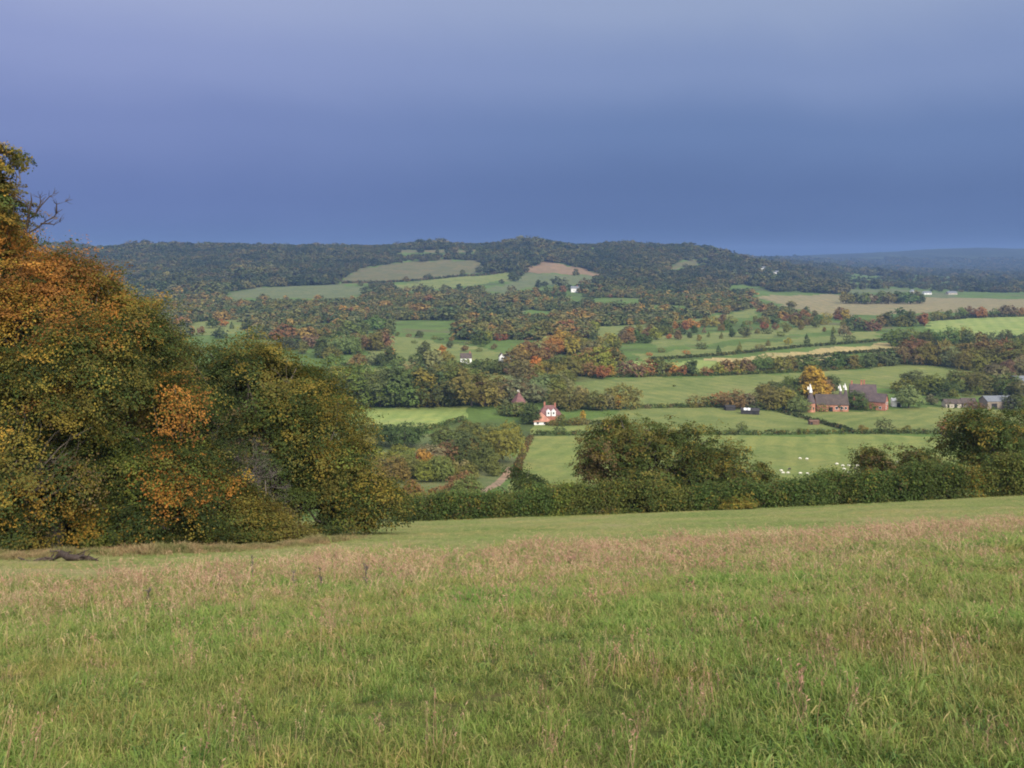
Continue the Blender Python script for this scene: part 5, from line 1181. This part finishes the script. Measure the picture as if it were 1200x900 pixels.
# dead dock stalks standing above the meadow
for q, (px_, py_, hp_, lab) in enumerate([(255, 694, 20, 'dark dead dock stalk left of the paired stalks in the meadow'), (297, 682, 24, 'tallest dark dead dock stalk standing in the meadow'), (345, 690, 20, 'slender dead stalk in the meadow right of the tallest one'), (376, 690, 20, 'dark dead dock stalk rightmost of the meadow row'), (172, 708, 14, 'short dead stalk at the far left of the meadow row'), (430, 690, 24, 'hooked dead stalk in the meadow near the russet crest')]):
    bb = np.array(at(px_, py_)); hm_ = hp_*bb[1]/F*1.15; r2 = np.random.default_rng(800+q); ch = [(bent(bb - [0, 0, .1], bb + [r2.normal()*.05, 0, hm_], r2, 6, .03), np.linspace(.010, .005, 6))]
    stem = ch[0][0]
    for k_ in range(9 + q*2):
        f = r2.uniform(.35, 1); i = int(f*5); s0 = stem[i]*(1-(f*5-i)) + stem[min(i+1, 5)]*(f*5-i); e = s0 + unit(r2.normal(size=3)*.5 + [0, 0, .9])*r2.uniform(.05, .13)
        ch.append((bent(s0, e, r2, 4, .05), np.array([.004, .010, .009, .003])))
    Vv, Qv = tubes(ch, 5); o_ = link(bpy.data.objects.new('dock_stalk', np_mesh('dock_stalk', Vv - bb, Qv, mats=[M['bark']], smooth=True))); o_.location = bb
    tag(o_, lab, 'plant', 'dead stalks standing in the meadow')

# ------------------------------------------------------------------ haze
m = MB(); m.box(-14600, 14600, -14600, 14600, -120, 150)
hz = m.build('haze', bpy.data.materials.new('air')); tag(hz, 'thin blue rain haze filling the valley air', 'haze', kind='stuff')
am = hz.data.materials[0]; am.use_nodes = True; nt = am.node_tree; nt.nodes.clear()
ou = nt.nodes.new('ShaderNodeOutputMaterial'); pv = nt.nodes.new('ShaderNodeVolumePrincipled')
pv.inputs['Color'].default_value = (.17, .27, .52, 1); pv.inputs['Density'].default_value = 1.15e-4; pv.inputs['Anisotropy'].default_value = 0.0
nt.links.new(pv.outputs[0], ou.inputs['Volume'])

# ------------------------------------------------------------------ sky, sun, camera
SUN_EL, SUN_AZ = math.radians(33), math.radians(152)     # azimuth clockwise from +Y (view direction): behind the viewer to the right
w = bpy.data.worlds.new('World'); scene.world = w; w.use_nodes = True; nt = w.node_tree; nt.nodes.clear()
out = nt.nodes.new('ShaderNodeOutputWorld'); bg = nt.nodes.new('ShaderNodeBackground'); bg.inputs['Strength'].default_value = .1
def N(t, **k_):
    n_ = nt.nodes.new(t)
    for a, b_ in k_.items(): setattr(n_, a, b_)
    return n_
L_ = nt.links.new
tc = N('ShaderNodeTexCoord'); sx = N('ShaderNodeSeparateXYZ'); L_(tc.outputs['Generated'], sx.inputs[0])
sky = N('ShaderNodeTexSky'); sky.sky_type = 'NISHITA'; sky.sun_disc = False; sky.sun_elevation = SUN_EL; sky.sun_rotation = SUN_AZ; sky.air_density = 1.0; sky.dust_density = 2.0
def math_(op, a, b_=None, c=None, clamp=False):
    n_ = N('ShaderNodeMath', operation=op, use_clamp=clamp)
    for i, v in enumerate((a, b_, c)):
        if v is None: continue
        if hasattr(v, 'is_linked'): L_(v, n_.inputs[i])
        else: n_.inputs[i].default_value = v
    return n_.outputs[0]
def mixc(f, a, b_, mode='MIX'):
    n_ = N('ShaderNodeMix', data_type='RGBA', blend_type=mode)
    for s_, v in ((n_.inputs[0], f), (n_.inputs[6], a), (n_.inputs[7], b_)):
        if hasattr(v, 'is_linked'): L_(v, s_)
        elif isinstance(v, tuple): s_.default_value = (*v, 1)
        else: s_.default_value = v
    return n_.outputs[2]
def rampw(f, stops):
    n_ = N('ShaderNodeValToRGB'); e = n_.color_ramp.elements; n_.color_ramp.interpolation = 'EASE'
    while len(e) < len(stops): e.new(.5)
    for el, (p_, c) in zip(e, stops): el.position = p_; el.color = (*c, 1)
    L_(f, n_.inputs[0]); return n_.outputs[0]
def lin(r_, g_, b_):
    f_ = lambda c: ((c/255+.055)/1.055)**2.4 if c > 10 else c/255/12.92
    return tuple(f_(v) for v in (r_, g_, b_))
no = N('ShaderNodeTexNoise'); no.inputs['Scale'].default_value = 2.2; no.inputs['Detail'].default_value = 5.0; no.inputs['Distortion'].default_value = .5
mp = N('ShaderNodeMapping'); mp.inputs['Scale'].default_value = (1, 1, 1.7); L_(tc.outputs['Generated'], mp.inputs[0]); L_(mp.outputs[0], no.inputs['Vector'])
zz = math_('ADD', sx.outputs['Z'], math_('MULTIPLY', math_('SUBTRACT', no.outputs['Fac'], .5), .09))
left = rampw(zz, [(0, lin(92, 110, 162)), (.05, lin(104, 121, 175)), (.13, lin(124, 139, 190)), (.21, lin(144, 157, 203)), (.28, lin(162, 173, 211)), (.5, lin(190, 196, 221))])
right = rampw(zz, [(0, lin(78, 99, 146)), (.05, lin(90, 112, 159)), (.12, lin(106, 129, 175)), (.19, lin(130, 149, 191)), (.26, lin(150, 166, 200)), (.5, lin(182, 192, 216))])
fx = N('ShaderNodeMapRange', interpolation_type='SMOOTHSTEP'); fx.inputs[1].default_value = -.5; fx.inputs[2].default_value = .22; L_(sx.outputs['X'], fx.inputs[0])
storm = mixc(fx.outputs[0], left, right)
vm = N('ShaderNodeVectorMath', operation='SCALE'); L_(storm, vm.inputs[0]); vm.inputs['Scale'].default_value = 10.0/2**EXPO
# the clearer bright sky overhead and behind the viewer
sc2 = N('ShaderNodeVectorMath', operation='SCALE'); L_(sky.outputs[0], sc2.inputs[0]); sc2.inputs['Scale'].default_value = 1.2
bright = mixc(.6, sc2.outputs[0], (11., 10.8, 10.6))
fb = N('ShaderNodeMapRange', interpolation_type='SMOOTHSTEP'); fb.inputs[1].default_value = .30; fb.inputs[2].default_value = .95
L_(math_('SUBTRACT', sx.outputs['Z'], math_('MULTIPLY', sx.outputs['Y'], .5)), fb.inputs[0])
fb2 = N('ShaderNodeMapRange', interpolation_type='SMOOTHSTEP'); fb2.inputs[1].default_value = .28; fb2.inputs[2].default_value = .6; L_(sx.outputs['Z'], fb2.inputs[0])
fac = math_('MAXIMUM', fb.outputs[0], math_('MULTIPLY', fb2.outputs[0], .6))
L_(mixc(fac, vm.outputs[0], bright), bg.inputs['Color']); L_(bg.outputs[0], out.inputs['Surface'])

sl = bpy.data.lights.new('sun', 'SUN'); sl.energy = 2.3; sl.angle = math.radians(14); sl.color = (1.0, .93, .82)
so = link(bpy.data.objects.new('sun', sl))
sd = Vector((math.sin(SUN_AZ)*math.cos(SUN_EL), math.cos(SUN_AZ)*math.cos(SUN_EL), math.sin(SUN_EL)))
so.rotation_euler = (-sd).to_track_quat('-Z', 'Y').to_euler(); so.location = (0, -20, 40)
cam = bpy.data.cameras.new('camera'); co = link(bpy.data.objects.new('camera', cam)); co.location = (0, 0, 0); co.rotation_euler = (math.radians(90), 0, 0)
cam.sensor_width = 36; cam.lens = 36*F/1200; cam.shift_y = -(450-HY)/1200; cam.clip_start = .1; cam.clip_end = 40000
scene.camera = co
vs = scene.view_settings; vs.view_transform = 'Standard'; vs.look = 'None'; vs.exposure = EXPO; vs.gamma = 1; vs.use_curve_mapping = False
scene.render.engine = 'CYCLES'
scene.cycles.max_bounces = 6; scene.cycles.volume_bounces = 1; scene.cycles.transparent_max_bounces = 4
scene.cycles.filter_width = 1.9
print('at hedge', at(700, 607), 'sheep', at(990, 548), 'oast', at(950, 482), 'wood', at(0, 655), at(300, 641), 'trees', len(recs), 'wood n', len(W))
